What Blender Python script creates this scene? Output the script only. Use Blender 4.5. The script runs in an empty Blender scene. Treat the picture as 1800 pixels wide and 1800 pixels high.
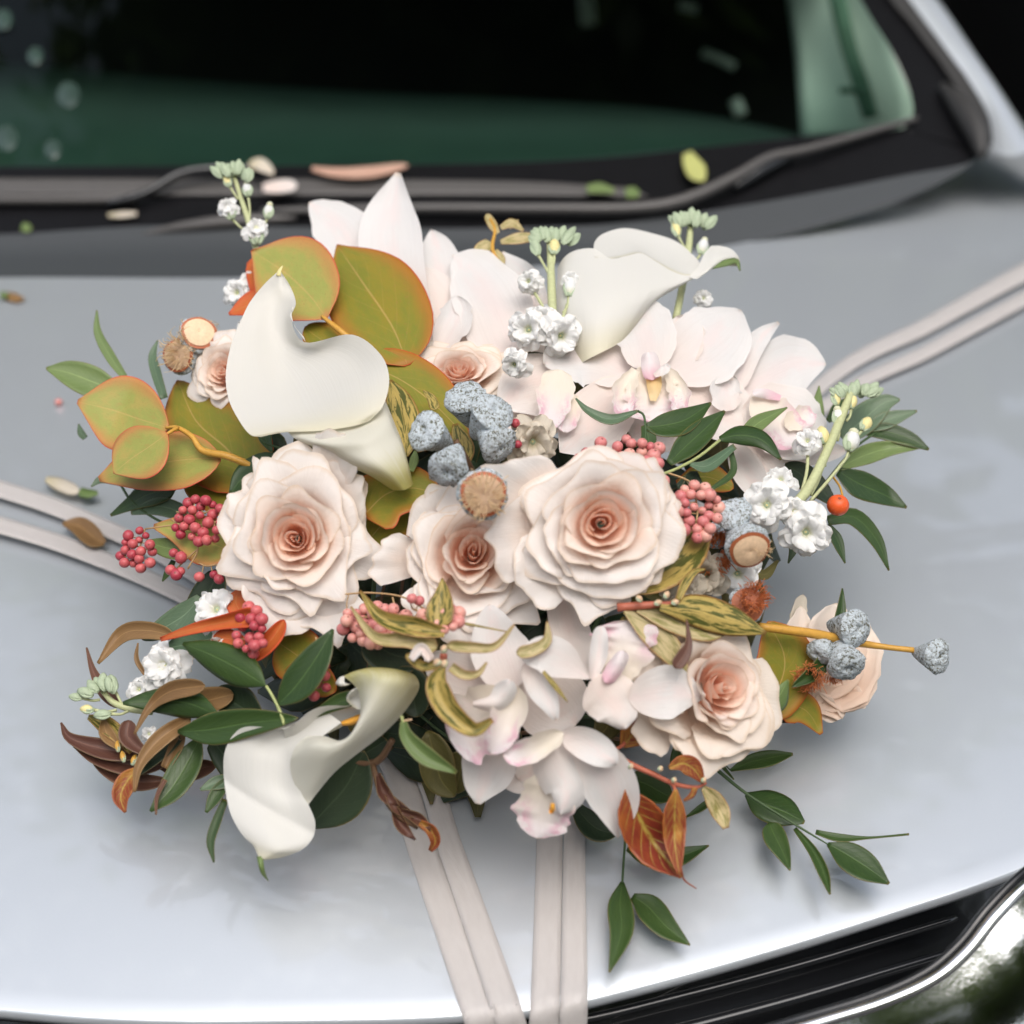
import bpy, math, random
import numpy as np
from mathutils import Vector, noise as mnoise

scene = bpy.context.scene
COL = scene.collection
R = math.radians

# ------------------------------------------------------------------ camera
PITCH = R(24.0)
D0 = 1.057
CAMP = np.array([0.0, -D0 * math.cos(PITCH), D0 * math.sin(PITCH)])
cam_data = bpy.data.cameras.new("camera")
cam = bpy.data.objects.new("camera", cam_data)
COL.objects.link(cam)
cam.location = CAMP
cam.rotation_euler = (R(90) - PITCH, 0, 0)
cam_data.sensor_width = 36
cam_data.lens = 51
cam_data.clip_start = 0.02
cam_data.clip_end = 500
cam_data.dof.use_dof = True
cam_data.dof.focus_distance = 0.83
cam_data.dof.aperture_fstop = 4.6
cam_data.dof.aperture_blades = 0
scene.camera = cam

# ------------------------------------------------------------------ sky and sun
SUN_EL, SUN_AZ = 61, 168      # azimuth: clockwise from +Y; bright cloud high up, behind the camera
world = bpy.data.worlds.new("World")
scene.world = world
world.use_nodes = True
nt = world.node_tree
nt.nodes.clear()
sky = nt.nodes.new("ShaderNodeTexSky")
sky.sky_type = 'NISHITA'
sky.sun_disc = False
sky.sun_elevation = R(SUN_EL)
sky.sun_rotation = R(SUN_AZ)
sky.air_density = 1.0
sky.dust_density = 4.0
sky.ozone_density = 1.0
hs = nt.nodes.new("ShaderNodeHueSaturation")
hs.inputs['Saturation'].default_value = 0.55
bg = nt.nodes.new("ShaderNodeBackground")
bg.inputs['Strength'].default_value = 0.15
wo = nt.nodes.new("ShaderNodeOutputWorld")
nt.links.new(sky.outputs[0], hs.inputs['Color'])
nt.links.new(hs.outputs[0], bg.inputs['Color'])
nt.links.new(bg.outputs[0], wo.inputs['Surface'])
sun_data = bpy.data.lights.new("sun", 'SUN')
sun_data.energy = 1.15
sun_data.angle = R(58)
sun_data.color = (1.0, 0.955, 0.90)
sun = bpy.data.objects.new("sun", sun_data)
COL.objects.link(sun)
_az, _el = R(SUN_AZ), R(SUN_EL)
_dir = Vector((math.sin(_az) * math.cos(_el), math.cos(_az) * math.cos(_el), math.sin(_el)))
sun.rotation_euler = _dir.to_track_quat('Z', 'Y').to_euler()
sun.location = (0, -2, 4)
scene.view_settings.view_transform = 'Standard'
scene.view_settings.look = 'None'
scene.view_settings.gamma = 1.0
scene.view_settings.exposure = 0.54
scene.cycles.use_denoising = True
scene.cycles.max_bounces = 8
scene.cycles.transparent_max_bounces = 12
scene.cycles.caustics_reflective = False
scene.cycles.caustics_refractive = False

# ------------------------------------------------------------------ placing things by line of sight
FPX = 51.0 / 36.0 * 1800.0
_f = np.array([0, math.cos(PITCH), -math.sin(PITCH)])
_r = np.array([1.0, 0, 0])
_u = np.array([0, math.sin(PITCH), math.cos(PITCH)])


def rays(px, py):
    px = np.asarray(px, float)[..., None]
    py = np.asarray(py, float)[..., None]
    return _f + _r * (px - 900) / FPX - _u * (py - 900) / FPX


def Zp(px, py, depth):
    return CAMP + rays(px, py) * np.asarray(depth, float)[..., None]


XC = -0.10


def bonnet_z(x, y):
    return 0.1405 * y - 0.05 * (x - XC) ** 2 - 0.25 * np.maximum(0, 0.02 - y) ** 2


def _solve(fn, px, py, t0):
    r = rays(px, py)
    t = np.full(r.shape[:-1], float(t0))
    for _ in range(14):
        p = CAMP + r * t[..., None]
        g = p[..., 2] - fn(p[..., 0], p[..., 1])
        p2 = CAMP + r * (t + 1e-4)[..., None]
        g2 = p2[..., 2] - fn(p2[..., 0], p2[..., 1])
        dg = (g2 - g) / 1e-4
        dg = np.where(np.abs(dg) < 1e-4, -1e-4, dg)
        t = np.clip(t - g / dg, 0.2, 12)
    return t


def Hdepth(px, py, h=0.0):
    return _solve(lambda x, y: bonnet_z(x, y) + h, px, py, 1.0)


def Hp(px, py, h=0.0):
    """point lying h above the bonnet"""
    return Zp(px, py, Hdepth(px, py, h))


def Dm(px, py):
    px = np.asarray(px, float)
    py = np.asarray(py, float)
    base = 0.775 + (1550 - py) / 1250.0 * 0.215
    r2 = ((px - 870) / 700) ** 2 + ((py - 930) / 600) ** 2
    return base - 0.075 * np.maximum(0, 1 - r2)


def Bp(px, py, d=0.0):
    """point in the flower mass, d metres in front of its middle surface, never inside the bonnet"""
    t = Dm(px, py) - np.asarray(d, float)
    hd = Hdepth(px, py, 0.004)
    return Zp(px, py, np.minimum(t, hd))


# ------------------------------------------------------------------ mesh helpers
def catmull(P, n):
    P = np.asarray(P, float)
    k = len(P)
    if k == 1:
        return np.repeat(P, n, 0)
    if k == 2:
        s = np.linspace(0, 1, n)[:, None]
        return P[0] * (1 - s) + P[1] * s
    E = np.vstack([2 * P[0] - P[1], P, 2 * P[-1] - P[-2]])
    s = np.linspace(0, k - 1, n)
    i = np.minimum(s.astype(int), k - 2)
    f = (s - i)[:, None]
    a, b, c, d = E[i], E[i + 1], E[i + 2], E[i + 3]
    return 0.5 * (2 * b + (c - a) * f + (2 * a - 5 * b + 4 * c - d) * f ** 2 + (3 * b - a - 3 * c + d) * f ** 3)


def mesh_from(name, V, F, UV=None, smooth=True, mat=None):
    me = bpy.data.meshes.new(name)
    me.from_pydata([tuple(v) for v in V], [], F)
    if UV is not None:
        ul = me.uv_layers.new(name="UVMap")
        li = np.empty(len(me.loops), int)
        me.loops.foreach_get("vertex_index", li)
        ul.data.foreach_set("uv", np.asarray(UV, float)[li].ravel())
    if smooth:
        me.polygons.foreach_set("use_smooth", np.ones(len(me.polygons), bool))
    if mat is not None:
        me.materials.append(mat)
    me.update()
    return me


def grid_data(G, thick=0.0004, closed_u=False):
    """G: (nv, nu, 3) points -> verts, faces, uv with a back side and rim"""
    nv, nu = G.shape[:2]
    V = G.reshape(-1, 3)
    uu, vv = np.meshgrid(np.linspace(0, 1, nu), np.linspace(0, 1, nv))
    UV = np.stack([uu, vv], -1).reshape(-1, 2)
    F = []
    for j in range(nv - 1):
        for i in range(nu - 1 if not closed_u else nu):
            i2 = (i + 1) % nu
            F.append((j * nu + i, j * nu + i2, (j + 1) * nu + i2, (j + 1) * nu + i))
    if thick > 0:
        du = np.gradient(G, axis=1)
        dv = np.gradient(G, axis=0)
        N = np.cross(du, dv)
        L = np.linalg.norm(N, axis=-1, keepdims=True)
        N = N / np.maximum(L, 1e-12)
        back = (G - N * thick).reshape(-1, 3)
        n = nu * nv
        V = np.vstack([V, back])
        UV = np.vstack([UV, UV])
        F2 = [(n + d, n + c, n + b, n + a) for a, b, c, d in F]
        rim = []
        for j in range(nv - 1):
            a, b = j * nu, (j + 1) * nu
            rim.append((a, b, n + b, n + a))
            a, b = j * nu + nu - 1, (j + 1) * nu + nu - 1
            rim.append((b, a, n + a, n + b))
        for i in range(nu - 1):
            a, b = i, i + 1
            rim.append((b, a, n + a, n + b))
            a, b = (nv - 1) * nu + i, (nv - 1) * nu + i + 1
            rim.append((a, b, n + b, n + a))
        F = F + F2 + rim
    return V, F, UV


class Thing:
    def __init__(self, name, label, cat, loc, group=None):
        o = bpy.data.objects.new(name, None)
        o.empty_display_size = 0.01
        COL.objects.link(o)
        self.loc = np.asarray(loc, float).reshape(3)
        o.location = self.loc
        o['label'] = label
        o['category'] = cat
        if group:
            o['group'] = group
        self.o = o

    def add(self, name, V, F, UV=None, mat=None, smooth=True, parent=None, label=None, kind=None):
        me = mesh_from(name, np.asarray(V) - self.loc, F, UV, smooth, mat)
        ob = bpy.data.objects.new(name, me)
        COL.objects.link(ob)
        ob.parent = parent or self.o
        if label:
            ob['label'] = label
        if kind:
            ob['kind'] = kind
        return ob

    def inst(self, name, me, pos, scale=1.0, rot=None, parent=None):
        ob = bpy.data.objects.new(name, me)
        COL.objects.link(ob)
        ob.parent = parent or self.o
        ob.location = np.asarray(pos) - self.loc
        ob.scale = (scale,) * 3 if np.isscalar(scale) else scale
        if rot is not None:
            ob.rotation_euler = rot
        return ob


def tube_data(P, rad, n=8, cap=True):
    P = np.asarray(P, float)
    k = len(P)
    rad = np.asarray(rad, float) * np.ones(k)
    T = np.gradient(P, axis=0)
    T /= np.maximum(np.linalg.norm(T, axis=1, keepdims=True), 1e-12)
    ref = np.array([0.13, 0.21, 0.97])
    V = []
    for i in range(k):
        a = np.cross(T[i], ref)
        a /= max(np.linalg.norm(a), 1e-9)
        b = np.cross(T[i], a)
        for j in range(n):
            th = 2 * math.pi * j / n
            V.append(P[i] + rad[i] * (math.cos(th) * a + math.sin(th) * b))
    F = []
    for i in range(k - 1):
        for j in range(n):
            j2 = (j + 1) % n
            F.append((i * n + j, i * n + j2, (i + 1) * n + j2, (i + 1) * n + j))
    if cap:
        F.append(tuple(range(n - 1, -1, -1)))
        F.append(tuple((k - 1) * n + j for j in range(n)))
    UV = [(j / n, i / (k - 1)) for i in range(k) for j in range(n)]
    return np.array(V), F, UV


MPX = 0.00034   # about one metre of size per source pixel at the flowers


def blade_grid(path, w, cup=0.0, roll=0.0, nu=9, nv=14, ruf=0.0, fold=0.0, seed=0, d=0.0, mapf=None, wave=0.0, serr=0.0):
    mapf = mapf or Bp
    P = np.array([(p[0], p[1], (p[2] if len(p) > 2 else 0.0)) for p in path], float)
    P[:, 2] += d
    w = list(w)
    dense_c, dense_w = catmull(P, 101), catmull(np.array(w, float)[:, None], 101)[:, 0]
    s_ = np.linspace(0, 1, nv)
    s_ = .5 * s_ + .5 * np.sin(s_ * math.pi / 2) if w[-1] > 5 else s_
    c = np.stack([np.interp(s_, np.linspace(0, 1, 101), dense_c[:, k]) for k in range(3)], 1)
    ww = np.interp(s_, np.linspace(0, 1, 101), dense_w)
    if w[-1] > 5:
        q = np.clip((s_ - .80) / .20, 0, 1)
        ww = ww * np.sqrt(np.maximum(0, 1 - q ** 2.4))
    if w[0] > 8:
        q = np.clip((.16 - s_) / .16, 0, 1)
        ww = ww * np.sqrt(np.maximum(.03, 1 - q ** 2.2))
    ww = np.maximum(ww, .4)
    t = np.gradient(c[:, :2], axis=0)
    t /= np.maximum(np.linalg.norm(t, axis=1, keepdims=True), 1e-9)
    nrm = np.stack([-t[:, 1], t[:, 0]], 1)
    u = np.linspace(-1, 1, nu)
    rng = np.random.RandomState(seed + 17)
    ph = rng.rand(6) * 6.28
    v = s_
    V, U = np.meshgrid(v, u, indexing='ij')
    W = ww[:, None] * np.ones_like(U)
    edge = np.sign(U) * 1.7
    rz = ruf * (np.sin(V * 17 + ph[0] + edge) + 0.7 * np.sin(V * 31 + ph[1] + 2 * edge) + .4 * np.sin(V * 47 + ph[2]))
    Wj = W * (1 + 0.22 * rz * np.abs(U) ** 2 + serr * np.sin(V * 90 + edge) * (np.abs(U) > .99))
    lat = Wj * U * math.cos(roll)
    X = c[:, 0][:, None] + nrm[:, 0][:, None] * lat
    Y = c[:, 1][:, None] + nrm[:, 1][:, None] * lat
    # rounded ruffle of the tip row as well
    dep = c[:, 2][:, None] + MPX * W * (cup * U ** 2 + math.sin(roll) * U + fold * np.abs(U) + 0.30 * rz * np.abs(U) ** 1.5)
    dep += wave * MPX * 20 * np.sin(V * 6.0 + ph[3] + U * 1.2) * (0.3 + V)
    return mapf(X, Y, dep)


def blade(T, name, path, w, mat, thick=0.00035, label=None, parent=None, **k):
    G = blade_grid(path, w, **k)
    V, F, UV = grid_data(G, thick)
    return T.add(name, V, F, UV, mat, parent=parent, label=label)


def loft(T, name, rows, mat, nu=16, nv=16, thick=0.0005, mapf=None, parent=None, label=None, kind=None):
    """rows of (px, py, d) control points, all rows alike in length"""
    mapf = mapf or Bp
    A = [catmull(np.array(r, float), nu) for r in rows]
    A = np.array(A)                         # k, nu, 3
    G = np.stack([catmull(A[:, i, :], nv) for i in range(nu)], 1)
    P = mapf(G[..., 0], G[..., 1], G[..., 2])
    V, F, UV = grid_data(P, thick)
    return T.add(name, V, F, UV, mat, parent=parent, label=label, kind=kind)


def stem(T, name, path, w, mat, d=0.0, mapf=None, n=7, res=None, parent=None):
    """round stem; path in px with depth, w = radius in px (one or a list)"""
    mapf = mapf or Bp
    P = np.array([(p[0], p[1], (p[2] if len(p) > 2 else 0.0)) for p in path], float)
    P[:, 2] += d
    k = res or max(5, 5 * (len(P) - 1))
    c = catmull(P, k)
    pts = mapf(c[:, 0], c[:, 1], c[:, 2])
    rr = np.asarray(w, float) * np.ones(len(P)) if np.isscalar(w) else np.asarray(w, float)
    rad = catmull(rr[:, None], k)[:, 0] * MPX
    V, F, UV = tube_data(pts, rad, n)
    return T.add(name, V, F, UV, mat, parent=parent)


# ------------------------------------------------------------------ materials
class NB:
    def __init__(self, name):
        self.m = bpy.data.materials.new(name)
        self.m.use_nodes = True
        self.t = self.m.node_tree
        self.t.nodes.clear()
        self.out = self.n('ShaderNodeOutputMaterial')

    def n(self, t, **k):
        x = self.t.nodes.new(t)
        for a, b in k.items():
            setattr(x, a, b)
        return x

    def l(self, a, b):
        self.t.links.new(a, b)

    def val(self, sock, v):
        if hasattr(v, 'is_output') or isinstance(v, bpy.types.NodeSocket):
            self.l(v, sock)
        else:
            sock.default_value = v

    def math(self, op, a, b=0.0, c=0.0, clamp=False):
        x = self.n('ShaderNodeMath', operation=op)
        x.use_clamp = clamp
        self.val(x.inputs[0], a)
        self.val(x.inputs[1], b)
        self.val(x.inputs[2], c)
        return x.outputs[0]

    def smooth(self, v, a, b):
        x = self.n('ShaderNodeMapRange', interpolation_type='SMOOTHSTEP')
        self.val(x.inputs[0], v)
        x.inputs[1].default_value = a
        x.inputs[2].default_value = b
        return x.outputs[0]

    def mix(self, f, a, b):
        x = self.n('ShaderNodeMix', data_type='RGBA')
        self.val(x.inputs[0], f)
        for s, v in ((x.inputs[6], a), (x.inputs[7], b)):
            if isinstance(v, bpy.types.NodeSocket):
                self.l(v, s)
            else:
                s.default_value = (*v, 1)
        return x.outputs[2]

    def noise(self, scale, detail=3, rough=.5, vec=None, dist=0.0):
        x = self.n('ShaderNodeTexNoise')
        x.inputs['Scale'].default_value = scale
        x.inputs['Detail'].default_value = detail
        x.inputs['Roughness'].default_value = rough
        x.inputs['Distortion'].default_value = dist
        if vec is not None:
            self.l(vec, x.inputs['Vector'])
        return x.outputs[0]

    def uv(self):
        x = self.n('ShaderNodeUVMap')
        s = self.n('ShaderNodeSeparateXYZ')
        self.l(x.outputs[0], s.inputs[0])
        return x.outputs[0], s.outputs[0], s.outputs[1]

    def obj(self):
        return self.n('ShaderNodeTexCoord').outputs['Object']

    def rnd(self):
        return self.n('ShaderNodeObjectInfo').outputs['Random']

    def scaled(self, vec, sx, sy, sz=1.0, off=None):
        x = self.n('ShaderNodeMapping')
        self.l(vec, x.inputs[0])
        x.inputs['Scale'].default_value = (sx, sy, sz)
        if off is not None:
            c = self.n('ShaderNodeCombineXYZ')
            self.l(off, c.inputs[0]); self.l(off, c.inputs[1])
            m = self.n('ShaderNodeVectorMath', operation='SCALE')
            self.l(c.outputs[0], m.inputs[0]); m.inputs['Scale'].default_value = 37.0
            self.l(m.outputs[0], x.inputs['Location'])
        return x.outputs[0]

    def bump(self, h, s=.3, dist=0.001):
        x = self.n('ShaderNodeBump')
        x.inputs['Strength'].default_value = s
        x.inputs['Distance'].default_value = dist
        self.l(h, x.inputs['Height'])
        return x.outputs[0]

    def bsdf(self, col, rough=.5, metal=0.0, coat=0.0, spec=.5, normal=None, trans=0.0, tcol=None, sss=0.0, sheen=0.0, coat_rough=.03, ior=1.45):
        b = self.n('ShaderNodeBsdfPrincipled')
        if isinstance(col, bpy.types.NodeSocket):
            self.l(col, b.inputs['Base Color'])
        else:
            b.inputs['Base Color'].default_value = (*col, 1)
        self.val(b.inputs['Roughness'], rough)
        b.inputs['Metallic'].default_value = metal
        b.inputs['Coat Weight'].default_value = coat
        b.inputs['Coat Roughness'].default_value = coat_rough
        b.inputs['Specular IOR Level'].default_value = spec
        b.inputs['IOR'].default_value = ior
        b.inputs['Sheen Weight'].default_value = sheen
        if normal is not None:
            self.l(normal, b.inputs['Normal'])
        if sss > 0:
            b.inputs['Subsurface Weight'].default_value = sss
            b.inputs['Subsurface Radius'].default_value = (1.0, .62, .45)
            b.inputs['Subsurface Scale'].default_value = .004
        sh = b.outputs[0]
        if trans > 0:
            t = self.n('ShaderNodeBsdfTranslucent')
            c = tcol if tcol is not None else col
            if isinstance(c, bpy.types.NodeSocket):
                self.l(c, t.inputs[0])
            else:
                t.inputs[0].default_value = (*c, 1)
            mx = self.n('ShaderNodeMixShader')
            mx.inputs[0].default_value = trans
            self.l(sh, mx.inputs[1])
            self.l(t.outputs[0], mx.inputs[2])
            sh = mx.outputs[0]
        self.l(sh, self.out.inputs[0])
        return self.m


def petal_mat(name, base, tip, rough=.55, trans=.28, vein=.12, spots=None, v0=.1, v1=.8, blush=None):
    b = NB(name)
    uv, x, y = b.uv()
    r = b.rnd()
    f = b.smooth(y, v0, v1)
    nz = b.noise(3.0, 3, .5, b.scaled(uv, 1, 1, 1, r))
    f = b.math('ADD', f, b.math('MULTIPLY', b.math('SUBTRACT', nz, .5), .5), clamp=True)
    col = b.mix(f, base, tip)
    vn = b.noise(1.0, 4, .6, b.scaled(uv, 34, 2.2, 1, r), .4)
    col = b.mix(b.math('MULTIPLY', b.smooth(vn, .45, .75), vein), col, tuple(c * .82 for c in base))
    if blush:
        dm = b.math('ABSOLUTE', b.math('SUBTRACT', x, .5))
        bl = b.math('MULTIPLY', b.math('SUBTRACT', 1.0, b.smooth(dm, .02, .30)), b.smooth(nz, .35, .6))
        col = b.mix(b.math('MULTIPLY', bl, .55), col, blush)
    if spots:
        sc, lo, hi, clr = spots
        sp = b.noise(sc, 4, .65, b.scaled(uv, 1, 1, 1, r))
        du = b.math('ABSOLUTE', b.math('SUBTRACT', b.math('MULTIPLY', x, 2), 1))
        dots = b.noise(sc * 9, 2, .5, b.scaled(uv, 1, 1, 1, r))
        m = b.math('MULTIPLY', b.math('MAXIMUM', b.smooth(sp, lo, hi), b.math('MULTIPLY', b.smooth(dots, .55, .66), .6)), b.math('MULTIPLY', b.smooth(y, .2, .6), b.smooth(du, .15, .8)))
        col = b.mix(m, col, clr)
    # a soft browned or creamier line at the very rim
    vfine = b.noise(1.0, 5, .65, b.scaled(uv, 110, 5.0, 1, r), .3)
    n = b.bump(b.math('ADD', b.math('ADD', vn, b.math('MULTIPLY', nz, 1.5)), b.math('MULTIPLY', vfine, .7)), .42, .0009)
    ed = b.math('ADD', y, b.math('MULTIPLY', b.noise(7, 4, .6, b.scaled(uv, 1, 1, 1, r)), .06))
    col = b.mix(b.math('MULTIPLY', b.smooth(ed, .985, 1.03), .45), col, (.70, .52, .34))
    return b.bsdf(col, rough, spec=.3, normal=n, trans=trans, tcol=col)


M = {}
M['rose_heart'] = petal_mat('rose_heart', (.97, .60, .44), (.97, .77, .65), v0=.3, v1=1.0, trans=.4, vein=.05)
M['rose_mid'] = petal_mat('rose_mid', (.97, .66, .51), (.96, .86, .78), v0=.4, v1=1.0, trans=.38, vein=.06)
M['rose_outer'] = petal_mat('rose_outer', (.96, .78, .66), (.94, .89, .85), v0=.3, v1=.9, trans=.34, vein=.06)
M['rose_peach'] = petal_mat('rose_peach', (.93, .74, .60), (.92, .83, .74), v0=.2, v1=.9, trans=.34, vein=.06)
M['orchid'] = petal_mat('orchid', (.83, .74, .69), (.80, .78, .76), vein=.2, v0=0, v1=.5, blush=(.86, .72, .69))
M['orchid_blush'] = petal_mat('orchid_blush', (.85, .74, .67), (.84, .785, .745), vein=.22, v0=0, v1=.8, blush=(.86, .68, .62))
M['orchid_lip'] = petal_mat('orchid_lip', (.86, .78, .66), (.87, .80, .80), spots=(3.2, .42, .62, (.78, .48, .56)), vein=.08)
M['orchid_column'] = petal_mat('orchid_column', (.80, .50, .57), (.85, .78, .78), v0=.0, v1=.6, vein=.05)
M['anther'] = NB('anther').bsdf((.80, .38, .05), .45)
M['anther_soft'] = petal_mat('anther_soft', (.80, .55, .22), (.84, .66, .38), v0=0, v1=.9)
M['stock'] = petal_mat('stock', (.80, .80, .58), (.93, .93, .92), v0=0, v1=.35, vein=.08, trans=.3)
M['stock_faded'] = petal_mat('stock_faded', (.62, .55, .38), (.74, .67, .56), v0=0, v1=.5, vein=.3)


def calla_mat():
    b = NB('calla_spathe')
    uv, x, y = b.uv()
    nz = b.noise(1.0, 3, .5, b.scaled(uv, 22, 2.0))
    col = b.mix(b.smooth(y, .72, 1.0), (.78, .765, .715), (.74, .70, .54))
    col = b.mix(b.math('MULTIPLY', b.smooth(nz, .45, .8), .12), col, (.78, .76, .66))
    nv = b.noise(1.0, 4, .6, b.scaled(uv, 90, 1.2), .2)
    n = b.bump(b.math('ADD', nz, nv), .25, .0006)
    return b.bsdf(col, .45, spec=.35, normal=n, trans=.30, tcol=col)


M['calla'] = calla_mat()


def calla_tube_mat():
    b = NB('calla_tube')
    uv, x, y = b.uv()
    nz = b.noise(1.0, 3, .5, b.scaled(uv, 40, 1.5))
    f = b.math('ADD', y, b.math('MULTIPLY', b.math('SUBTRACT', nz, .5), .3))
    col = b.mix(b.smooth(f, .45, 1.0), (.77, .75, .65), (.56, .52, .18))
    return b.bsdf(col, .42, spec=.35, normal=b.bump(nz, .15, .0006), trans=.34, tcol=col)


M['calla_tube'] = calla_tube_mat()


def leaf_mat(name, dark, light, rough=.38, vein_gain=.35, ridges=26, trans=.12, spec=.5):
    b = NB(name)
    uv, x, y = b.uv()
    r = b.rnd()
    n1 = b.noise(2.6, 4, .6, b.scaled(uv, 1, 1.6, 1, r))
    fine = b.noise(1.0, 4, .6, b.scaled(uv, ridges, 2.0, 1, r))
    col = b.mix(b.math('ADD', b.math('MULTIPLY', n1, .8), b.math('MULTIPLY', b.math('SUBTRACT', r, .5), .5), clamp=True), dark, light)
    dist = b.math('ABSOLUTE', b.math('SUBTRACT', x, .5))
    mid = b.math('SUBTRACT', 1.0, b.smooth(dist, .0, .035))
    col = b.mix(b.math('MULTIPLY', mid, vein_gain), col, tuple(min(1, c * 2.2 + .02) for c in light))
    col = b.mix(b.math('MULTIPLY', b.smooth(fine, .5, .8), .25), col, tuple(c * .6 for c in dark))
    vv = b.math('FRACT', b.math('SUBTRACT', b.math('MULTIPLY', y, 9.0), b.math('MULTIPLY', dist, 6.0)))
    vv = b.math('SUBTRACT', 1.0, b.smooth(b.math('ABSOLUTE', b.math('SUBTRACT', vv, .5)), .0, .08))
    col = b.mix(b.math('MULTIPLY', vv, .16), col, tuple(min(1, c * 1.6 + .01) for c in light))
    bl = b.noise(5.0, 5, .7, b.scaled(uv, 1, 2, 1, r))
    col = b.mix(b.math('MULTIPLY', b.smooth(bl, .60, .72), .4), col, tuple(min(1, a_ * 1.5 + .03) for a_ in (light[0], light[1] * .9, light[2])))
    ed = b.math('MAXIMUM', b.smooth(b.math('ADD', dist, b.math('MULTIPLY', bl, .05)), .49, .53), b.smooth(b.math('ADD', y, b.math('MULTIPLY', bl, .06)), .99, 1.03))
    col = b.mix(b.math('MULTIPLY', ed, .5), col, (.28, .19, .06))
    h = b.math('ADD', b.math('ADD', fine, b.math('MULTIPLY', vv, -.5)), b.math('MULTIPLY', b.smooth(dist, 0, .05), 1.2))
    return b.bsdf(col, rough, spec=spec, normal=b.bump(h, .25, .0006), trans=trans, tcol=light)


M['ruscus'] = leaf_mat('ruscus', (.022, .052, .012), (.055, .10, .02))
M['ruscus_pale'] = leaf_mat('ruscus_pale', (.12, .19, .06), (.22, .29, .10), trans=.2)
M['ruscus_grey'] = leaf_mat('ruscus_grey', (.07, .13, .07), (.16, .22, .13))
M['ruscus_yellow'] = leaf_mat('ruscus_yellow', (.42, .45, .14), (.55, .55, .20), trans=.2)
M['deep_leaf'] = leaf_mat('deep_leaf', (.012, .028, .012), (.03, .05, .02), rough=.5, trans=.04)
M['olive_deep'] = leaf_mat('olive_deep', (.05, .05, .012), (.12, .10, .02), rough=.5, trans=.1)
M['maroon'] = leaf_mat('maroon', (.09, .035, .025), (.17, .08, .05), rough=.45, ridges=8)
M['brown'] = leaf_mat('brown_leaf', (.20, .11, .045), (.34, .20, .08), rough=.5, ridges=8, trans=.2)
M['orchid_tan'] = leaf_mat('tan_pink', (.50, .28, .20), (.66, .44, .34), trans=.2)


def euc_mat(name, centre, green, red, blush=.35):
    b = NB(name)
    uv, x, y = b.uv()
    r = b.rnd()
    n1 = b.noise(3.0, 6, .7, b.scaled(uv, 1, 1, 1, r))
    n2 = b.noise(9.0, 5, .65, b.scaled(uv, 1, 1, 1, r))
    col = b.mix(b.smooth(n1, .35, .65), centre, green)
    du = b.math('ABSOLUTE', b.math('SUBTRACT', b.math('MULTIPLY', x, 2), 1))
    dv = b.math('ABSOLUTE', b.math('SUBTRACT', b.math('MULTIPLY', y, 2), 1))
    e = b.math('MAXIMUM', b.math('POWER', du, 1.1), b.math('POWER', dv, 2.6))
    en = b.math('ADD', e, b.math('MULTIPLY', b.math('SUBTRACT', n2, .5), .28))
    col = b.mix(b.math('MULTIPLY', b.smooth(en, .45, .98), .85), col, tuple(c1 * .5 + c2 * .5 for c1, c2 in zip(red, centre)))
    col = b.mix(b.smooth(e, .955, .99), col, red)
    col = b.mix(b.math('MULTIPLY', b.smooth(n1, .52, .7), blush), col, tuple(c1 * .6 + c2 * .4 for c1, c2 in zip(red, centre)))
    # midrib and side veins
    mid = b.math('SUBTRACT', 1.0, b.smooth(du, .0, .035))
    vv = b.math('FRACT', b.math('SUBTRACT', b.math('MULTIPLY', y, 7.0), b.math('MULTIPLY', du, 3.2)))
    vv = b.math('ABSOLUTE', b.math('SUBTRACT', vv, .5))
    side = b.math('MULTIPLY', b.math('SUBTRACT', 1.0, b.smooth(vv, .0, .05)), b.math('SUBTRACT', 1.0, du))
    vm = b.math('MAXIMUM', mid, b.math('MULTIPLY', side, .35))
    col = b.mix(b.math('MULTIPLY', vm, .45), col, (.66, .42, .16))
    sp = b.noise(60, 2, .5, b.scaled(uv, 1, 1, 1, r))
    col = b.mix(b.math('MULTIPLY', b.smooth(sp, .60, .70), .45), col, (.34, .16, .06))
    n = b.bump(b.math('ADD', n2, b.math('MULTIPLY', vm, -.6)), .25, .0008)
    return b.bsdf(col, .5, spec=.35, normal=n, trans=.2, tcol=col)


M['euc'] = euc_mat('eucalyptus_leaf', (.44, .36, .10), (.30, .37, .09), (.68, .12, .07))
M['euc_olive'] = euc_mat('eucalyptus_olive', (.29, .235, .028), (.20, .225, .03), (.58, .10, .03), .15)
M['euc_red'] = euc_mat('eucalyptus_red', (.60, .12, .035), (.55, .17, .04), (.62, .08, .03), .6)


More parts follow.
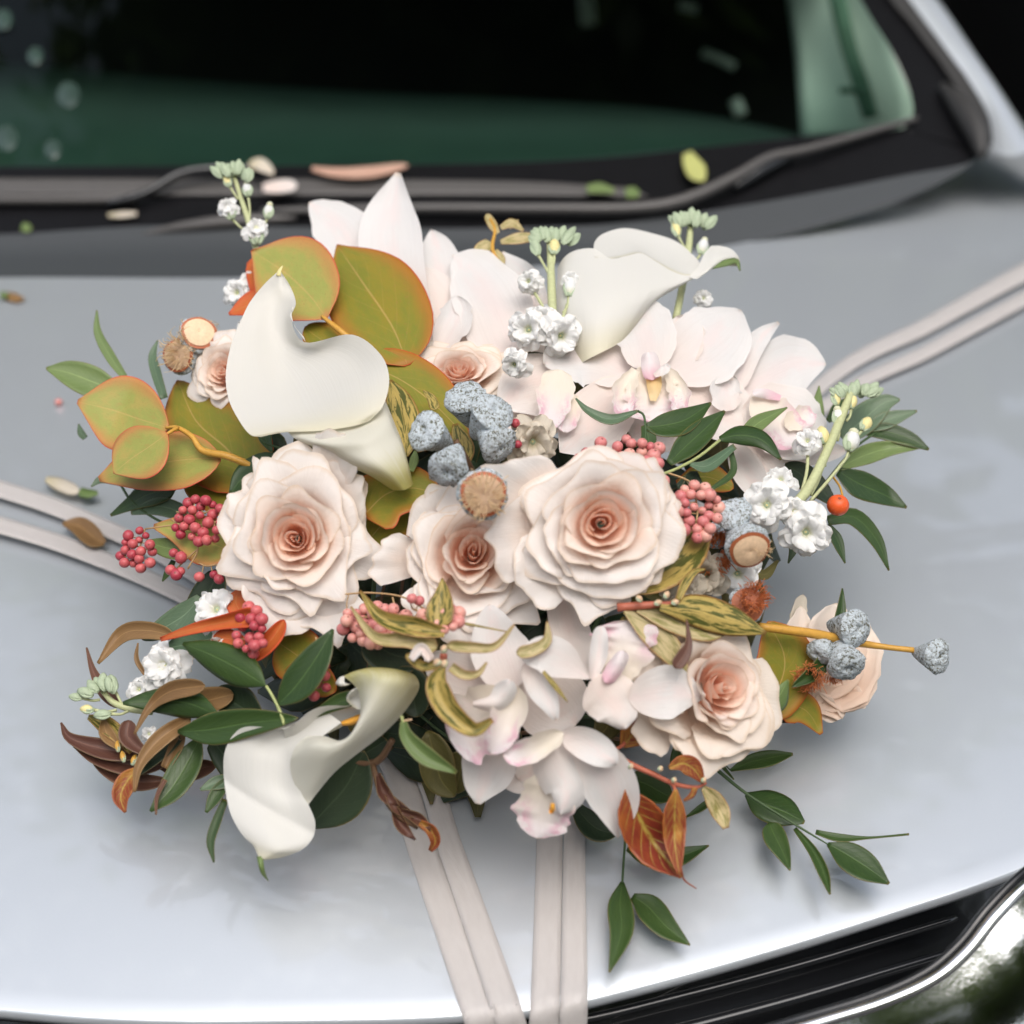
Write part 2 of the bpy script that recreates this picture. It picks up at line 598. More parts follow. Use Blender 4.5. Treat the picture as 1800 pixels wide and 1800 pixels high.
def varieg_mat(name, green, yel, rim, lo=.44, hi=.52, redness=0.0):
    b = NB(name)
    uv, x, y = b.uv()
    r = b.rnd()
    du = b.math('ABSOLUTE', b.math('SUBTRACT', b.math('MULTIPLY', x, 2), 1))
    sh = b.n('ShaderNodeCombineXYZ')
    b.l(x, sh.inputs[0])
    b.l(b.math('SUBTRACT', y, b.math('MULTIPLY', du, .22)), sh.inputs[1])
    v = b.scaled(sh.outputs[0], 7.0, 4.0, 1, r)
    st = b.noise(1.0, 5, .62, v, .6)
    col = b.mix(b.smooth(st, lo, hi), green, yel)
    fine = b.noise(22, 4, .6, b.scaled(sh.outputs[0], 1.6, 1, 1, r))
    col = b.mix(b.math('MULTIPLY', b.smooth(fine, .55, .7), .5), col, tuple(c * .55 for c in green))
    e = b.math('MAXIMUM', b.math('POWER', du, 1.5), b.math('POWER', y, 5.0))
    en = b.math('ADD', e, b.math('MULTIPLY', b.math('SUBTRACT', fine, .5), .5))
    col = b.mix(b.smooth(en, .75, 1.0), col, rim)
    mid = b.math('SUBTRACT', 1.0, b.smooth(du, .0, .05))
    col = b.mix(b.math('MULTIPLY', mid, .6), col, tuple(min(1, c * 1.2) for c in yel))
    n = b.bump(b.math('ADD', st, b.math('MULTIPLY', mid, -1.0)), .4, .001)
    return b.bsdf(col, .38, spec=.5, normal=n, trans=.15, tcol=yel)


M['varieg'] = varieg_mat('variegated_leaf', (.085, .095, .018), (.47, .35, .10), (.30, .15, .04))
M['varieg_pale'] = varieg_mat('variegated_pale', (.26, .24, .07), (.55, .45, .24), (.42, .24, .10), .38, .55)


def redleaf_mat(name='autumn_leaf', c1=(.26, .055, .025), c2=(.50, .24, .05)):
    b = NB(name)
    uv, x, y = b.uv()
    r = b.rnd()
    du = b.math('ABSOLUTE', b.math('SUBTRACT', b.math('MULTIPLY', x, 2), 1))
    vv = b.math('FRACT', b.math('SUBTRACT', b.math('MULTIPLY', y, 8.0), b.math('MULTIPLY', du, 2.2)))
    vv = b.math('ABSOLUTE', b.math('SUBTRACT', vv, .5))
    nz = b.noise(3.0, 5, .6, b.scaled(uv, 1, 1, 1, r))
    n2 = b.noise(14, 4, .6, b.scaled(uv, 1, 1, 1, r))
    base = b.mix(b.smooth(b.math('ADD', nz, b.math('MULTIPLY', y, -.22)), .30, .62), c1, c2)
    side = b.math('SUBTRACT', 1.0, b.smooth(b.math('ADD', vv, b.math('MULTIPLY', n2, .12)), .05, .20))
    mid = b.math('SUBTRACT', 1.0, b.smooth(du, .03, .16))
    m = b.math('MAXIMUM', mid, b.math('MULTIPLY', side, b.math('SUBTRACT', 1.0, b.math('POWER', du, 2.0))))
    col = b.mix(b.math('MULTIPLY', b.math('MULTIPLY', m, .75), b.smooth(n2, .25, .6)), base, (.50, .40, .08))
    col = b.mix(b.smooth(du, .9, 1.0), col, (.42, .12, .03))
    n = b.bump(b.math('SUBTRACT', n2, m), .35, .0008)
    return b.bsdf(col, .42, spec=.45, normal=n, trans=.18, tcol=col)


M['autumn'] = redleaf_mat()
M['autumn_dark'] = redleaf_mat('autumn_dark', (.22, .035, .018), (.36, .10, .02))


def simple(name, col, rough=.5, var=.25, sc=400, **k):
    b = NB(name)
    nz = b.noise(sc, 4, .6, b.obj())
    c = b.mix(nz, tuple(v * (1 - var) for v in col), tuple(min(1, v * (1 + var)) for v in col))
    return b.bsdf(c, rough, normal=b.bump(nz, .2, .0004), **k)


M['stem_green'] = simple('stem_green', (.36, .40, .16), .5)
M['stem_dark'] = simple('stem_dark', (.05, .09, .03), .5)
M['stem_pale'] = simple('stem_pale', (.52, .55, .30), .5, trans=.1)
M['stem_gold'] = simple('stem_gold', (.56, .30, .05), .45)
M['twig_tan'] = simple('twig_tan', (.42, .27, .13), .6)
M['twig_brown'] = simple('twig_brown', (.13, .07, .035), .6)
M['twig_red'] = simple('twig_red', (.42, .12, .07), .5)
M['bud_green'] = simple('bud_green', (.42, .50, .34), .6, sc=900, trans=.1)
M['bud_yellow'] = simple('bud_yellow', (.72, .64, .30), .5)
M['bud_tan'] = simple('bud_tan', (.62, .42, .26), .5)


def berry_mat(name, a, c):
    b = NB(name)
    r = b.rnd()
    o = b.obj()
    nz = b.noise(2.2, 5, .65, b.scaled(o, 1, 1, 1, r))
    col = b.mix(b.math('ADD', b.math('MULTIPLY', r, .9), b.math('MULTIPLY', b.math('SUBTRACT', nz, .4), .9), clamp=True), a, c)
    sp = b.n('ShaderNodeSeparateXYZ')
    b.l(o, sp.inputs[0])
    rr = b.math('SQRT', b.math('ADD', b.math('POWER', sp.outputs[0], 2.0), b.math('POWER', sp.outputs[1], 2.0)))
    tipm = b.math('MULTIPLY', b.math('SUBTRACT', 1.0, b.smooth(rr, .10, .24)), b.smooth(sp.outputs[2], .1, .4))
    col = b.mix(b.math('MULTIPLY', tipm, .85), col, (.16, .05, .03))
    fleck = b.noise(9, 3, .6, b.scaled(o, 1, 1, 1, r))
    col = b.mix(b.math('MULTIPLY', b.smooth(fleck, .6, .7), .35), col, (.85, .55, .42))
    return b.bsdf(col, b.math('ADD', .28, b.math('MULTIPLY', nz, .2)), spec=.5, normal=b.bump(nz, .1, .0004), trans=.06, tcol=c)


M['berry_deep'] = berry_mat('berry_deep', (.38, .03, .06), (.62, .14, .14))
M['berry_pink'] = berry_mat('berry_pink', (.55, .13, .15), (.80, .42, .34))
M['berry_orange'] = berry_mat('berry_orange', (.80, .10, .02), (.85, .14, .03))


def frost_mat():
    b = NB('frosted_nut')
    o = b.obj()
    v = b.n('ShaderNodeTexVoronoi')
    v.inputs['Scale'].default_value = 620
    b.l(o, v.inputs['Vector'])
    n1 = b.noise(620, 5, .75, o)
    n2 = b.noise(90, 3, .5, o)
    m = b.math('MULTIPLY', b.smooth(n1, .49, .58), b.smooth(n2, .30, .5))
    col = b.mix(m, (.56, .62, .66), (.14, .14, .10))
    col = b.mix(b.math('MULTIPLY', b.smooth(b.noise(1100, 3, .6, o), .6, .7), .6), col, (.22, .14, .10))
    h = b.math('ADD', b.math('MULTIPLY', n1, -1.0), b.math('MULTIPLY', v.outputs[0], -.5))
    return b.bsdf(col, .75, spec=.2, normal=b.bump(h, .9, .0012))


M['frost'] = frost_mat()
M['nut_face'] = simple('nut_face', (.76, .54, .35), .6, sc=600)
M['nut_rim'] = simple('nut_rim', (.40, .12, .05), .5, sc=600)
M['stamen'] = simple('stamen', (1.0, .80, .56), .6, var=.08, trans=.55)
M['stamen_orange'] = simple('stamen_orange', (.80, .28, .10), .6, trans=.3)
# ------------------------------------------------------------------ car materials
def paint_mat():
    b = NB('silver_paint')
    o = b.obj()
    fl = b.noise(2600, 2, .5, o)
    col = b.mix(fl, (.56, .60, .64), (.62, .66, .70))
    big = b.noise(3.0, 3, .5, o)
    dust = b.noise(70, 5, .65, o)
    rg = b.math('ADD', .34, b.math('MULTIPLY', b.smooth(dust, .5, .75), .08))
    p = b.n('ShaderNodeBsdfPrincipled')
    b.l(col, p.inputs['Base Color'])
    p.inputs['Metallic'].default_value = .5
    b.l(rg, p.inputs['Roughness'])
    p.inputs['Coat Weight'].default_value = 1.0
    p.inputs['Coat Roughness'].default_value = .03
    p.inputs['Coat IOR'].default_value = 1.75
    b.l(b.bump(big, .03, .01), p.inputs['Coat Normal'])
    b.l(b.bump(fl, .05, .0004), p.inputs['Normal'])
    b.l(p.outputs[0], b.out.inputs[0])
    return b.m


M['paint'] = paint_mat()
M['black_gloss'] = simple('black_gloss', (.012, .013, .015), .18, sc=60, coat=.6)
M['rubber'] = simple('rubber', (.028, .027, .026), .55, sc=300)
M['cowl_grey'] = simple('cowl_grey', (.045, .050, .054), .55, sc=500)
M['frit'] = simple('glass_frit', (.006, .006, .007), .35, sc=60, spec=.15)
M['wiper_strip'] = simple('wiper_strip', (.085, .08, .077), .38, sc=200)
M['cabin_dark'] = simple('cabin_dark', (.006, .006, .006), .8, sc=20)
M['dash'] = simple('dash', (.020, .038, .032), .7, sc=9, var=.3)
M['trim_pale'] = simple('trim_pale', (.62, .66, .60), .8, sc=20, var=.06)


def chrome_mat():
    b = NB('chrome')
    nz = b.noise(30, 3, .5, b.obj())
    return b.bsdf((.86, .87, .88), .05, metal=1.0, normal=b.bump(nz, .02, .002))


M['chrome'] = chrome_mat()
M['lamp_chrome'] = simple('lamp_chrome', (.66, .67, .66), .06, var=.05, metal=1.0)


def glass_mat():
    b = NB('tinted_glass')
    t = b.n('ShaderNodeBsdfTransparent')
    t.inputs[0].default_value = (.60, .80, .70, 1)
    g = b.n('ShaderNodeBsdfGlossy')
    g.inputs['Roughness'].default_value = .01
    g.inputs[0].default_value = (.9, 1, .95, 1)
    f = b.n('ShaderNodeFresnel')
    f.inputs[0].default_value = 1.22
    mx = b.n('ShaderNodeMixShader')
    b.l(f.outputs[0], mx.inputs[0])
    b.l(t.outputs[0], mx.inputs[1])
    b.l(g.outputs[0], mx.inputs[2])
    b.l(mx.outputs[0], b.out.inputs[0])
    return b.m


M['glass'] = glass_mat()


def ribbon_mat():
    b = NB('satin_ribbon')
    uv, x, y = b.uv()
    w = b.noise(1.0, 2, .5, b.scaled(uv, 60, 900))
    w2 = b.noise(1.0, 3, .5, b.scaled(uv, 4, 60))
    col = b.mix(w2, (.49, .455, .435), (.56, .53, .51))
    fold = b.noise(1.0, 3, .5, b.scaled(uv, 2.2, 16), .6)
    h = b.math('ADD', b.math('MULTIPLY', w, .12), fold)
    return b.bsdf(col, .36, spec=.55, normal=b.bump(h, .35, .0022), trans=.1, tcol=col, sheen=.3)


M['ribbon'] = ribbon_mat()

# ------------------------------------------------------------------ ground and surroundings
def struct(name, V, F, mat, kind='structure', UV=None, smooth=False):
    me = mesh_from(name, V, F, UV, smooth, mat)
    ob = bpy.data.objects.new(name, me)
    COL.objects.link(ob)
    ob['kind'] = kind
    return ob


def asphalt():
    b = NB('asphalt')
    o = b.obj()
    c = b.mix(b.noise(60, 6, .7, o), (.035, .035, .036), (.075, .073, .07))
    return b.bsdf(c, .9, normal=b.bump(b.noise(120, 4, .6, o), .5, .004))


struct('ground', [(-150, -150, -.95), (150, -150, -.95), (150, 150, -.95), (-150, 150, -.95)], [(0, 1, 2, 3)], asphalt())


def crown_mat():
    b = NB('tree_foliage')
    c = b.mix(b.noise(.9, 4, .6, b.obj()), (.035, .06, .018), (.10, .14, .045))
    return b.bsdf(c, .5, trans=.4, tcol=(.22, .32, .08))


M['foliage'] = crown_mat()
M['bark'] = simple('bark', (.07, .05, .035), .9, sc=12)


def make_crown(centre, radii, n, seed, leaf=.10):
    rng = np.random.RandomState(seed)
    cl = rng.normal(size=(46, 3))
    cl /= np.linalg.norm(cl, axis=1, keepdims=True)
    cl *= rng.uniform(.35, 1.0, (46, 1)) ** .6
    k = rng.randint(0, 46, n)
    p = cl[k] + rng.normal(size=(n, 3)) * .15
    P = np.array(centre) + p * np.array(radii)
    a = rng.normal(size=(n, 3)); a /= np.linalg.norm(a, axis=1, keepdims=True)
    c = rng.normal(size=(n, 3)); c = np.cross(a, c); c /= np.linalg.norm(c, axis=1, keepdims=True)
    s = leaf * rng.uniform(.6, 1.4, (n, 1))
    V = np.stack([P - a * s, P + c * s * .5, P + a * s, P - c * s * .5], 1).reshape(-1, 3)
    F = [(4 * i, 4 * i + 1, 4 * i + 2, 4 * i + 3) for i in range(n)]
    return V, F


def tree(x, y, h, spread, label, seed, crown_c=None, n=9000, leaf=.11):
    T = Thing('tree', label, 'tree', (x, y, -.95), 'trees standing round the car')
    rng = random.Random(seed)
    cx, cy, cz = crown_c or (x, y, h * .68)
    pts = catmull([(x, y, -.95), (x + .1, y, .4), (x * .8 + cx * .2, y * .8 + cy * .2, cz * .6), (cx, cy, cz)], 10)
    V, F, UV = tube_data(pts, np.linspace(.17, .05, 10), 10)
    T.add('trunk', V, F, UV, M['bark'])
    for i in range(6):
        q = pts[5 + i % 4]
        e = np.array([cx, cy, cz]) + np.array([rng.uniform(-.7, .7) * spread, rng.uniform(-.7, .7) * spread, rng.uniform(-.3, .5) * h * .3])
        V, F, UV = tube_data(catmull([q, (q + e) / 2 + np.array([0, 0, .2]), e], 6), np.linspace(.055, .015, 6), 6)
        T.add('limb', V, F, UV, M['bark'])
    V, F = make_crown((cx, cy, cz), (spread, spread, h * .34), n, seed, leaf)
    o = T.add('crown', V, F, None, M['foliage'], smooth=False)
    o['kind'] = 'stuff'
    return T


tree(1.2, -8.5, 7.5, 2.8, 'leafy tree in front of the car, mirrored in the chrome', 15, (1.8, -8.0, 3.0), n=16000, leaf=.10)
tree(-3.4, -9.2, 6.0, 2.4, 'leafy tree in front of the car to the left', 16, (-3.4, -9.2, 2.0), n=8000, leaf=.12)
tree(.9, 7.2, 5.0, 3.2, 'dark leafy tree behind the car, black at the top right corner', 3, (1.2, 7.0, 1.6), n=22000, leaf=.2)
tree(-3.4, 8.0, 7.5, 3.4, 'dark tree behind the left side of the windscreen', 4, n=12000, leaf=.2)
tree(4.6, 7.2, 5.0, 3.2, 'broad dark tree far behind the right wing', 5, (4.8, 7.4, 1.5), n=22000, leaf=.2)
tree(3.2, -6.5, 5.5, 2.3, 'leafy tree whose branches show in the chrome lamp', 6, (5.0, -6.6, 3.2), n=12000, leaf=.10)
tree(6.2, -3.0, 5.5, 2.2, 'thin leafy tree off the right front corner of the car', 8, n=8000, leaf=.12)
tree(-6.5, -5.5, 5.0, 2.0, 'round tree off the left front corner of the car', 9, n=6000, leaf=.12)

tree(3.4, 3.2, 6.0, 2.3, 'unseen tree added over the car so its dark leaves are mirrored in the windscreen', 12, (.1, 3.7, 4.8), n=17000, leaf=.12)  # added out of view; its crown blocks bright sky from the windscreen reflection

# ------------------------------------------------------------------ the car
CAR = Thing('car', 'silver car with its bonnet, windscreen and chrome headlamp in close view', 'car', (XC, .6, -.95))


def px_curve(pts, xs):
    P = np.array(pts, float)
    return np.interp(xs, P[:, 0], P[:, 1])


FRONT = [(-400, 1735), (-300, 1748), (0, 1772), (150, 1785), (300, 1791), (500, 1790), (800, 1782), (1000, 1762), (1100, 1738), (1200, 1712),
         (1400, 1655), (1600, 1592), (1700, 1560), (1800, 1522), (2000, 1425), (2300, 1260)]
REAR = [(-400, 496), (0, 488), (440, 488), (800, 476), (1100, 455), (1300, 428), (1400, 406), (1500, 378), (1600, 343),
        (1690, 298), (1745, 250), (1800, 236), (1950, 215)]


def bonnet():
    nc, nr = 120, 80
    s = np.linspace(0, 1, nc)
    fx = -400 + 2700 * s
    rx = -400 + 2350 * s
    fy = catmull_y(FRONT, fx)
    ry = catmull_y(REAR, rx)
    Fp = Hp(fx, fy)
    Rp = Hp(rx, ry)
    t = np.linspace(0, 1, nr)[:, None]
    X = Fp[:, 0] * (1 - t) + Rp[:, 0] * t
    Y = Fp[:, 1] * (1 - t) + Rp[:, 1] * t
    G = np.stack([X, Y, bonnet_z(X, Y)], -1)
    lip = []
    for oy, oz in ((.030, -.014), (.004, -.0085), (-.0012, -.0060), (-.0016, -.0035), (-.0013, -.0016), (-.0006, -.0004)):
        g = G[0].copy()
        g[:, 1] += oy
        g[:, 2] += oz
        lip.append(g)
    G = np.concatenate([np.array(lip), G], 0)
    V, F, UV = grid_data(G, 0)
    CAR.add('bonnet', V, F, UV, M['paint'])


def catmull_y(pts, xs):
    P = np.array(pts, float)
    # smooth interpolation (cubic hermite, monotone enough)
    x, y = P[:, 0], P[:, 1]
    m = np.gradient(y, x)
    i = np.clip(np.searchsorted(x, xs) - 1, 0, len(x) - 2)
    h = x[i + 1] - x[i]
    t = np.clip((xs - x[i]) / h, 0, 1)
    return ((2 * t ** 3 - 3 * t ** 2 + 1) * y[i] + (t ** 3 - 2 * t ** 2 + t) * h * m[i] + (-2 * t ** 3 + 3 * t ** 2) * y[i + 1] + (t ** 3 - t ** 2) * h * m[i + 1])


bonnet()

# windscreen surface: rises at 30 degrees from the rear of the bonnet, bowed in plan
_b0 = Hp(900, 405)
_wb = (_b0[1], _b0[2] + .004)


def wind_z(x, y):
    return _wb[1] + math.tan(R(30)) * (y - _wb[0] - .10 * (x - XC) ** 2)


def Wp(px, py, d=0.0):
    t = _solve(wind_z, px, py, 1.6)
    return Zp(px, py, t - np.asarray(d, float))


def band(T, name, lower, upper, mat, mapf, d=0.0, nu=80, nv=6, thick=0.0, label=None):
    """surface between two px polylines with equal count"""
    a = catmull(np.array(lower, float), nu)
    b = catmull(np.array(upper, float), nu)
    t = np.linspace(0, 1, nv)[:, None, None]
    g = a[None] * (1 - t) + b[None] * t
    P = mapf(g[..., 0], g[..., 1], d) if g.shape[-1] == 2 else mapf(g[..., 0], g[..., 1], g[..., 2] + d)
    V, F, UV = grid_data(P, thick)
    return T.add(name, V, F, UV, mat, label=label)


def xs_line(pts, xs):
    return [(x, y) for x, y in zip(xs, catmull_y(pts, np.array(xs, float)))]


COWL_TOP = [(-400, 425), (0, 412), (300, 396), (700, 402), (1000, 398), (1150, 385), (1300, 362), (1500, 326), (1600, 306), (1690, 290), (1730, 270)]
XSC = [-400, 0, 300, 700, 1000, 1150, 1300, 1400, 1500, 1600, 1690, 1735]
rear_low = [(x, y + 3) for x, y in xs_line(REAR, XSC)]
band(CAR, 'cowl', rear_low, xs_line(COWL_TOP, XSC), M['cowl_grey'], lambda x, y, d: Zp(x, y, np.minimum(Hdepth(x, y, -.006), _solve(wind_z, x, y, 1.6) - .006)), 0)

GL_LOW = [(-400, 294), (0, 291), (500, 290), (900, 284), (1200, 261), (1400, 240), (1560, 228)]
# glass over the whole opening
gl = [(-400, 294), (0, 291), (500, 290), (900, 284), (1200, 261), (1400, 240), (1585, 226)]
gu = [(-400, -160), (0, -160), (400, -160), (700, -160), (1000, -160), (1250, -160), (1470, -160)]
mid = [(-400, 120), (0, 120), (500, 120), (900, 120), (1200, 110), (1420, 100), (1606, 186)]
m2 = [(-400, 0), (0, 0), (450, 0), (800, 0), (1100, 0), (1350, 0), (1545, 40)]
loft(CAR, 'windscreen', [[(x, y, 0) for x, y in r] for r in (gl, mid, m2, gu)], M['glass'], nu=50, nv=24, thick=0.0, mapf=Wp)
# ceramic frit below the glass and round the corner
band(CAR, 'windscreen_border', xs_line(COWL_TOP, [-400, 0, 300, 700, 1000, 1150, 1300, 1400, 1500, 1600, 1690, 1725]),
     [(-400, 296), (0, 293), (300, 292), (600, 291), (900, 286), (1080, 276), (1230, 260), (1320, 250), (1400, 242), (1480, 234), (1545, 230), (1588, 226)],
     M['frit'], Wp, .001)
band(CAR, 'windscreen_border', [(1588, 226), (1603, 205), (1604, 182), (1592, 140), (1565, 85), (1530, 30), (1480, -60), (1430, -150)],
     [(1728, 268), (1700, 180), (1668, 122), (1640, 82), (1608, 40), (1580, 5), (1530, -70), (1470, -160)],
     M['frit'], Wp, .001)
band(CAR, 'pillar_trim', [(1722, 262), (1692, 178), (1660, 120), (1630, 80), (1600, 40), (1570, 5), (1520, -70)],
     [(1742, 262), (1735, 205), (1700, 140), (1664, 90), (1632, 45), (1600, 5), (1548, -70)],
     M['rubber'], Wp, .012)
stem(CAR, 'rubber_seal', [(1655, 150, .016), (1690, 190, .02), (1718, 235, .02), (1725, 275, .016)], [14, 40, 42, 16], M['rubber'], mapf=Wp, n=10, res=14)
# silver pillar running up from the bonnet corner
loft(CAR, 'pillar', [[(1746, 268, -.0), (1778, 275, .012), (1830, 268, .0), (1870, 330, -.08)],
                     [(1738, 205, 0), (1752, 190, .006), (1779, 190, -.01), (1800, 230, -.1)],
                     [(1702, 140, 0), (1722, 135, .006), (1748, 142, -.01), (1768, 180, -.1)],
                     [(1664, 88, 0), (1684, 82, .006), (1712, 90, -.01), (1730, 130, -.1)],
                     [(1600, 2, 0), (1620, -3, .006), (1650, 0, -.01), (1666, 40, -.1)],
                     [(1515, -110, 0), (1538, -115, .006), (1560, -105, -.02), (1580, -40, -.2)]],
     M['paint'], nu=14, nv=24, thick=0, mapf=lambda x, y, d: Wp(x, y, d + .015))
ZD0 = lambda x, y, d: Zp(x, y, d)
M['blob_tone'] = simple('blob_tone', (.035, .06, .05), .25, sc=30)  # green-grey tone of the light blobs painted on the glass
# cabin seen through the glass
gx = [-400, 0, 300, 600, 900, 1150, 1300, 1440]
band(CAR, 'dashboard', [(x, y, 1.86) for x, y in xs_line([(-400, 310), (0, 306), (600, 304), (900, 300), (1200, 276), (1440, 250)], gx)],
     [(x, y, 2.35) for x, y in xs_line([(-400, 70), (0, 108), (300, 138), (600, 160), (900, 174), (1150, 192), (1300, 214), (1440, 246)], gx)], M['dash'], lambda x, y, d: Zp(x, y, d))
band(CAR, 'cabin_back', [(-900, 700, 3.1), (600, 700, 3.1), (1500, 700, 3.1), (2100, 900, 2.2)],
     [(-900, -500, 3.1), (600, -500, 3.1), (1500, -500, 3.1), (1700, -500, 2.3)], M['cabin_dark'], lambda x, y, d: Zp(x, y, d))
# roof closes the cabin from above
band(CAR, 'roof', [(-900, -130, 2.05), (400, -135, 2.02), (1000, -135, 2.02), (1500, -160, 2.05)],
     [(-900, -300, 3.3), (400, -300, 3.3), (1000, -300, 3.3), (1650, -300, 3.3)], M['paint'], lambda x, y, d: Zp(x, y, d))
loft(CAR, 'inner_pillar', [[(1408, 246, 2.15), (1500, 240, 2.08), (1590, 236, 2.0)], [(1404, 180, 2.15), (1490, 180, 2.08), (1604, 180, 2.0)],
                          [(1396, 90, 2.2), (1470, 90, 2.1), (1575, 90, 2.03)], [(1380, -20, 2.25), (1440, -20, 2.15), (1520, -20, 2.05)],
                          [(1370, -100, 2.3), (1420, -100, 2.2), (1480, -100, 2.1)]],
     M['trim_pale'], nu=10, nv=14, thick=0.01, mapf=lambda x, y, d: Zp(x, y, d))
M['trim_dark'] = simple('trim_dark', (.10, .17, .12), .8, sc=20)  # darker green-grey trim for the seam and tweeter
loft(CAR, 'pillar_seam', [[(1455, -20, 2.09), (1485, -20, 2.06)], [(1478, 80, 2.05), (1506, 80, 2.03)], [(1500, 150, 2.02), (1530, 150, 2.0)], [(1520, 210, 2.0), (1545, 205, 1.98)]],
     M['trim_dark'], nu=4, nv=12, thick=.004, mapf=lambda x, y, d: Zp(x, y, d))
stem(CAR, 'speaker_tweeter', [(1476, 158, 1.98), (1520, 160, 1.98)], [14, 14], M['trim_dark'], mapf=lambda x, y, d: Zp(x, y, d))
# made-up pale shapes painting light blobs in the cabin and on the glass
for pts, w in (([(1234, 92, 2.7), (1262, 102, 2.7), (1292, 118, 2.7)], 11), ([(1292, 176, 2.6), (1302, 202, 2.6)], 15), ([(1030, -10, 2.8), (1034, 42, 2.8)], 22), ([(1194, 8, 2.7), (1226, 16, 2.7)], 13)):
    stem(CAR, 'cabin_light_blob', pts, [w * 2.2] * len(pts), M['trim_pale'], mapf=ZD0, n=10, res=8)
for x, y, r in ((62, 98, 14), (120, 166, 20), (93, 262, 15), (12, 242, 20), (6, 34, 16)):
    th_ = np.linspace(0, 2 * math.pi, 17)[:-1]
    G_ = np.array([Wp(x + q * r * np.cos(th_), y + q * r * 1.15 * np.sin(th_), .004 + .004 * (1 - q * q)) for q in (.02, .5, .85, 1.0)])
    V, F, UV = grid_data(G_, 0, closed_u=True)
    CAR.add('glass_light_blob', V, F, UV, M['blob_tone'])
# wipers
W1 = [(-400, 352), (-100, 352), (120, 352), (240, 350)]
stem(CAR, 'wiper_blade', [(x, y, .012) for x, y in W1], 15, M['wiper_strip'], mapf=Wp, n=8)
stem(CAR, 'wiper_arm', [(190, 358, .014), (255, 340, .02), (320, 305, .03), (390, 296, .03), (470, 298, .02)], [9, 14, 16, 15, 13], M['black_gloss'], mapf=Wp, n=8, res=24)
stem(CAR, 'wiper_arm', [(460, 372, .012), (700, 366, .018), (950, 367, .02), (1110, 366, .022), (1200, 352, .026), (1290, 312, .03), (1350, 278, .03), (1420, 262, .026), (1500, 240, .02), (1612, 208, .014)],
     [12, 15, 17, 18, 19, 18, 16, 14, 14, 9], M['wiper_strip'], mapf=Wp, n=8, res=50)
stem(CAR, 'wiper_blade', [(1290, 330, .016), (1345, 296, .018), (1400, 268, .018)], [12, 20, 12], M['black_gloss'], mapf=Wp, n=8, res=12)
band(CAR, 'scuttle_strip', [(-400, 344), (0, 342), (500, 342), (900, 342), (1140, 345)], [(-400, 312), (0, 313), (500, 314), (900, 318), (1110, 330)], M['wiper_strip'], Wp, .006, thick=.003)
stem(CAR, 'scuttle_lip', [(250, 412, .004), (330, 398, .01), (430, 388, .012), (520, 384, .008)], [6, 18, 22, 8], M['wiper_strip'], mapf=Wp, n=8, res=16)

# front end: dark grille below the bonnet lip
gx = [-400, -100, 200, 500, 800, 1000, 1200, 1400, 1600, 1800, 2000, 2300]
lowline = [(x, y + 3) for x, y in xs_line(FRONT, gx)]
band(CAR, 'grille', [(x, y, float(Hdepth(x, y)) + .045) for x, y in lowline],
     [(x, y + 420, float(Hdepth(x, y)) + .02) for x, y in lowline], M['black_gloss'], lambda x, y, d: Zp(x, y, d), nv=8)
for off, w in ((34, 7), (92, 9), (140, 9)):
    pts = [(x, y + off + (x - 1000) * .02, float(Hdepth(x, y)) + .018) for x, y in xs_line(FRONT, [-300, 0, 400, 800, 1000, 1200, 1400, 1560, 1680])]
    stem(CAR, 'grille_slat', pts, w, M['black_gloss'], mapf=lambda x, y, d: Zp(x, y, d), n=8, res=50)
ZD = lambda x, y, d: Zp(x, y, d)
EDGE = [(1180, 1868), (1320, 1832), (1440, 1797), (1550, 1763), (1640, 1722), (1700, 1672), (1750, 1610), (1812, 1548), (1900, 1480)]
dep = [.725, .72, .715, .712, .712, .715, .72, .73, .75]
stem(CAR, 'lamp_rim', [(x, y, d) for (x, y), d in zip(EDGE, dep)], 9, M['chrome'], mapf=ZD, n=10, res=60)
stem(CAR, 'lamp_gasket', [(x - 15, y - 13, d + .004) for (x, y), d in zip(EDGE, dep)], 6, M['black_gloss'], mapf=ZD, n=10, res=60)
rows = []
for k, (bulge) in enumerate((0, .0036, .0046, .003, .0)):
    rows.append([(x + k * 48, y + 6 + k * 52, d - bulge) for (x, y), d in zip(EDGE, dep)])
loft(CAR, 'headlamp', rows, M['lamp_chrome'], nu=50, nv=24, thick=0, mapf=ZD)
# ------------------------------------------------------------------ ribbons
def ribbon(label, path, w, lift=.0008):
    P = catmull(np.array(path, float), 70)
    ww = catmull(np.array(w, float)[:, None], 70)[:, 0]
    t = np.gradient(P, axis=0)
    t /= np.linalg.norm(t, axis=1, keepdims=True)
    n = np.stack([-t[:, 1], t[:, 0]], 1)
    u = np.linspace(-1, 1, 5)
    X = P[:, 0][:, None] + n[:, 0][:, None] * ww[:, None] * u
    Y = P[:, 1][:, None] + n[:, 1][:, None] * ww[:, None] * u
    fy = catmull_y(FRONT, X)
    over = np.maximum(0, Y - fy)
    Yc = np.minimum(Y, fy - 1)
    lf = lift + .0065 * np.clip((P[:, 1][:, None] * 0 + 1 - np.linspace(0, 1, 70)[:, None] * 1.5), 0, 1) ** 1.0 * np.ones_like(X)
    G = Hp(X, Yc, lf)
    dd = Hdepth(X, Yc, lift)
    Z2 = Zp(X, Y, dd - .003 + over * .0001)
    G = np.where((over > 0)[..., None], Z2, G)
    V, F, UV = grid_data(G, .0003)
    T = Thing('ribbon', label, 'ribbon', G[0, 2], 'ribbons tied over the bonnet')
    T.add('band', V, F, UV, M['ribbon'])


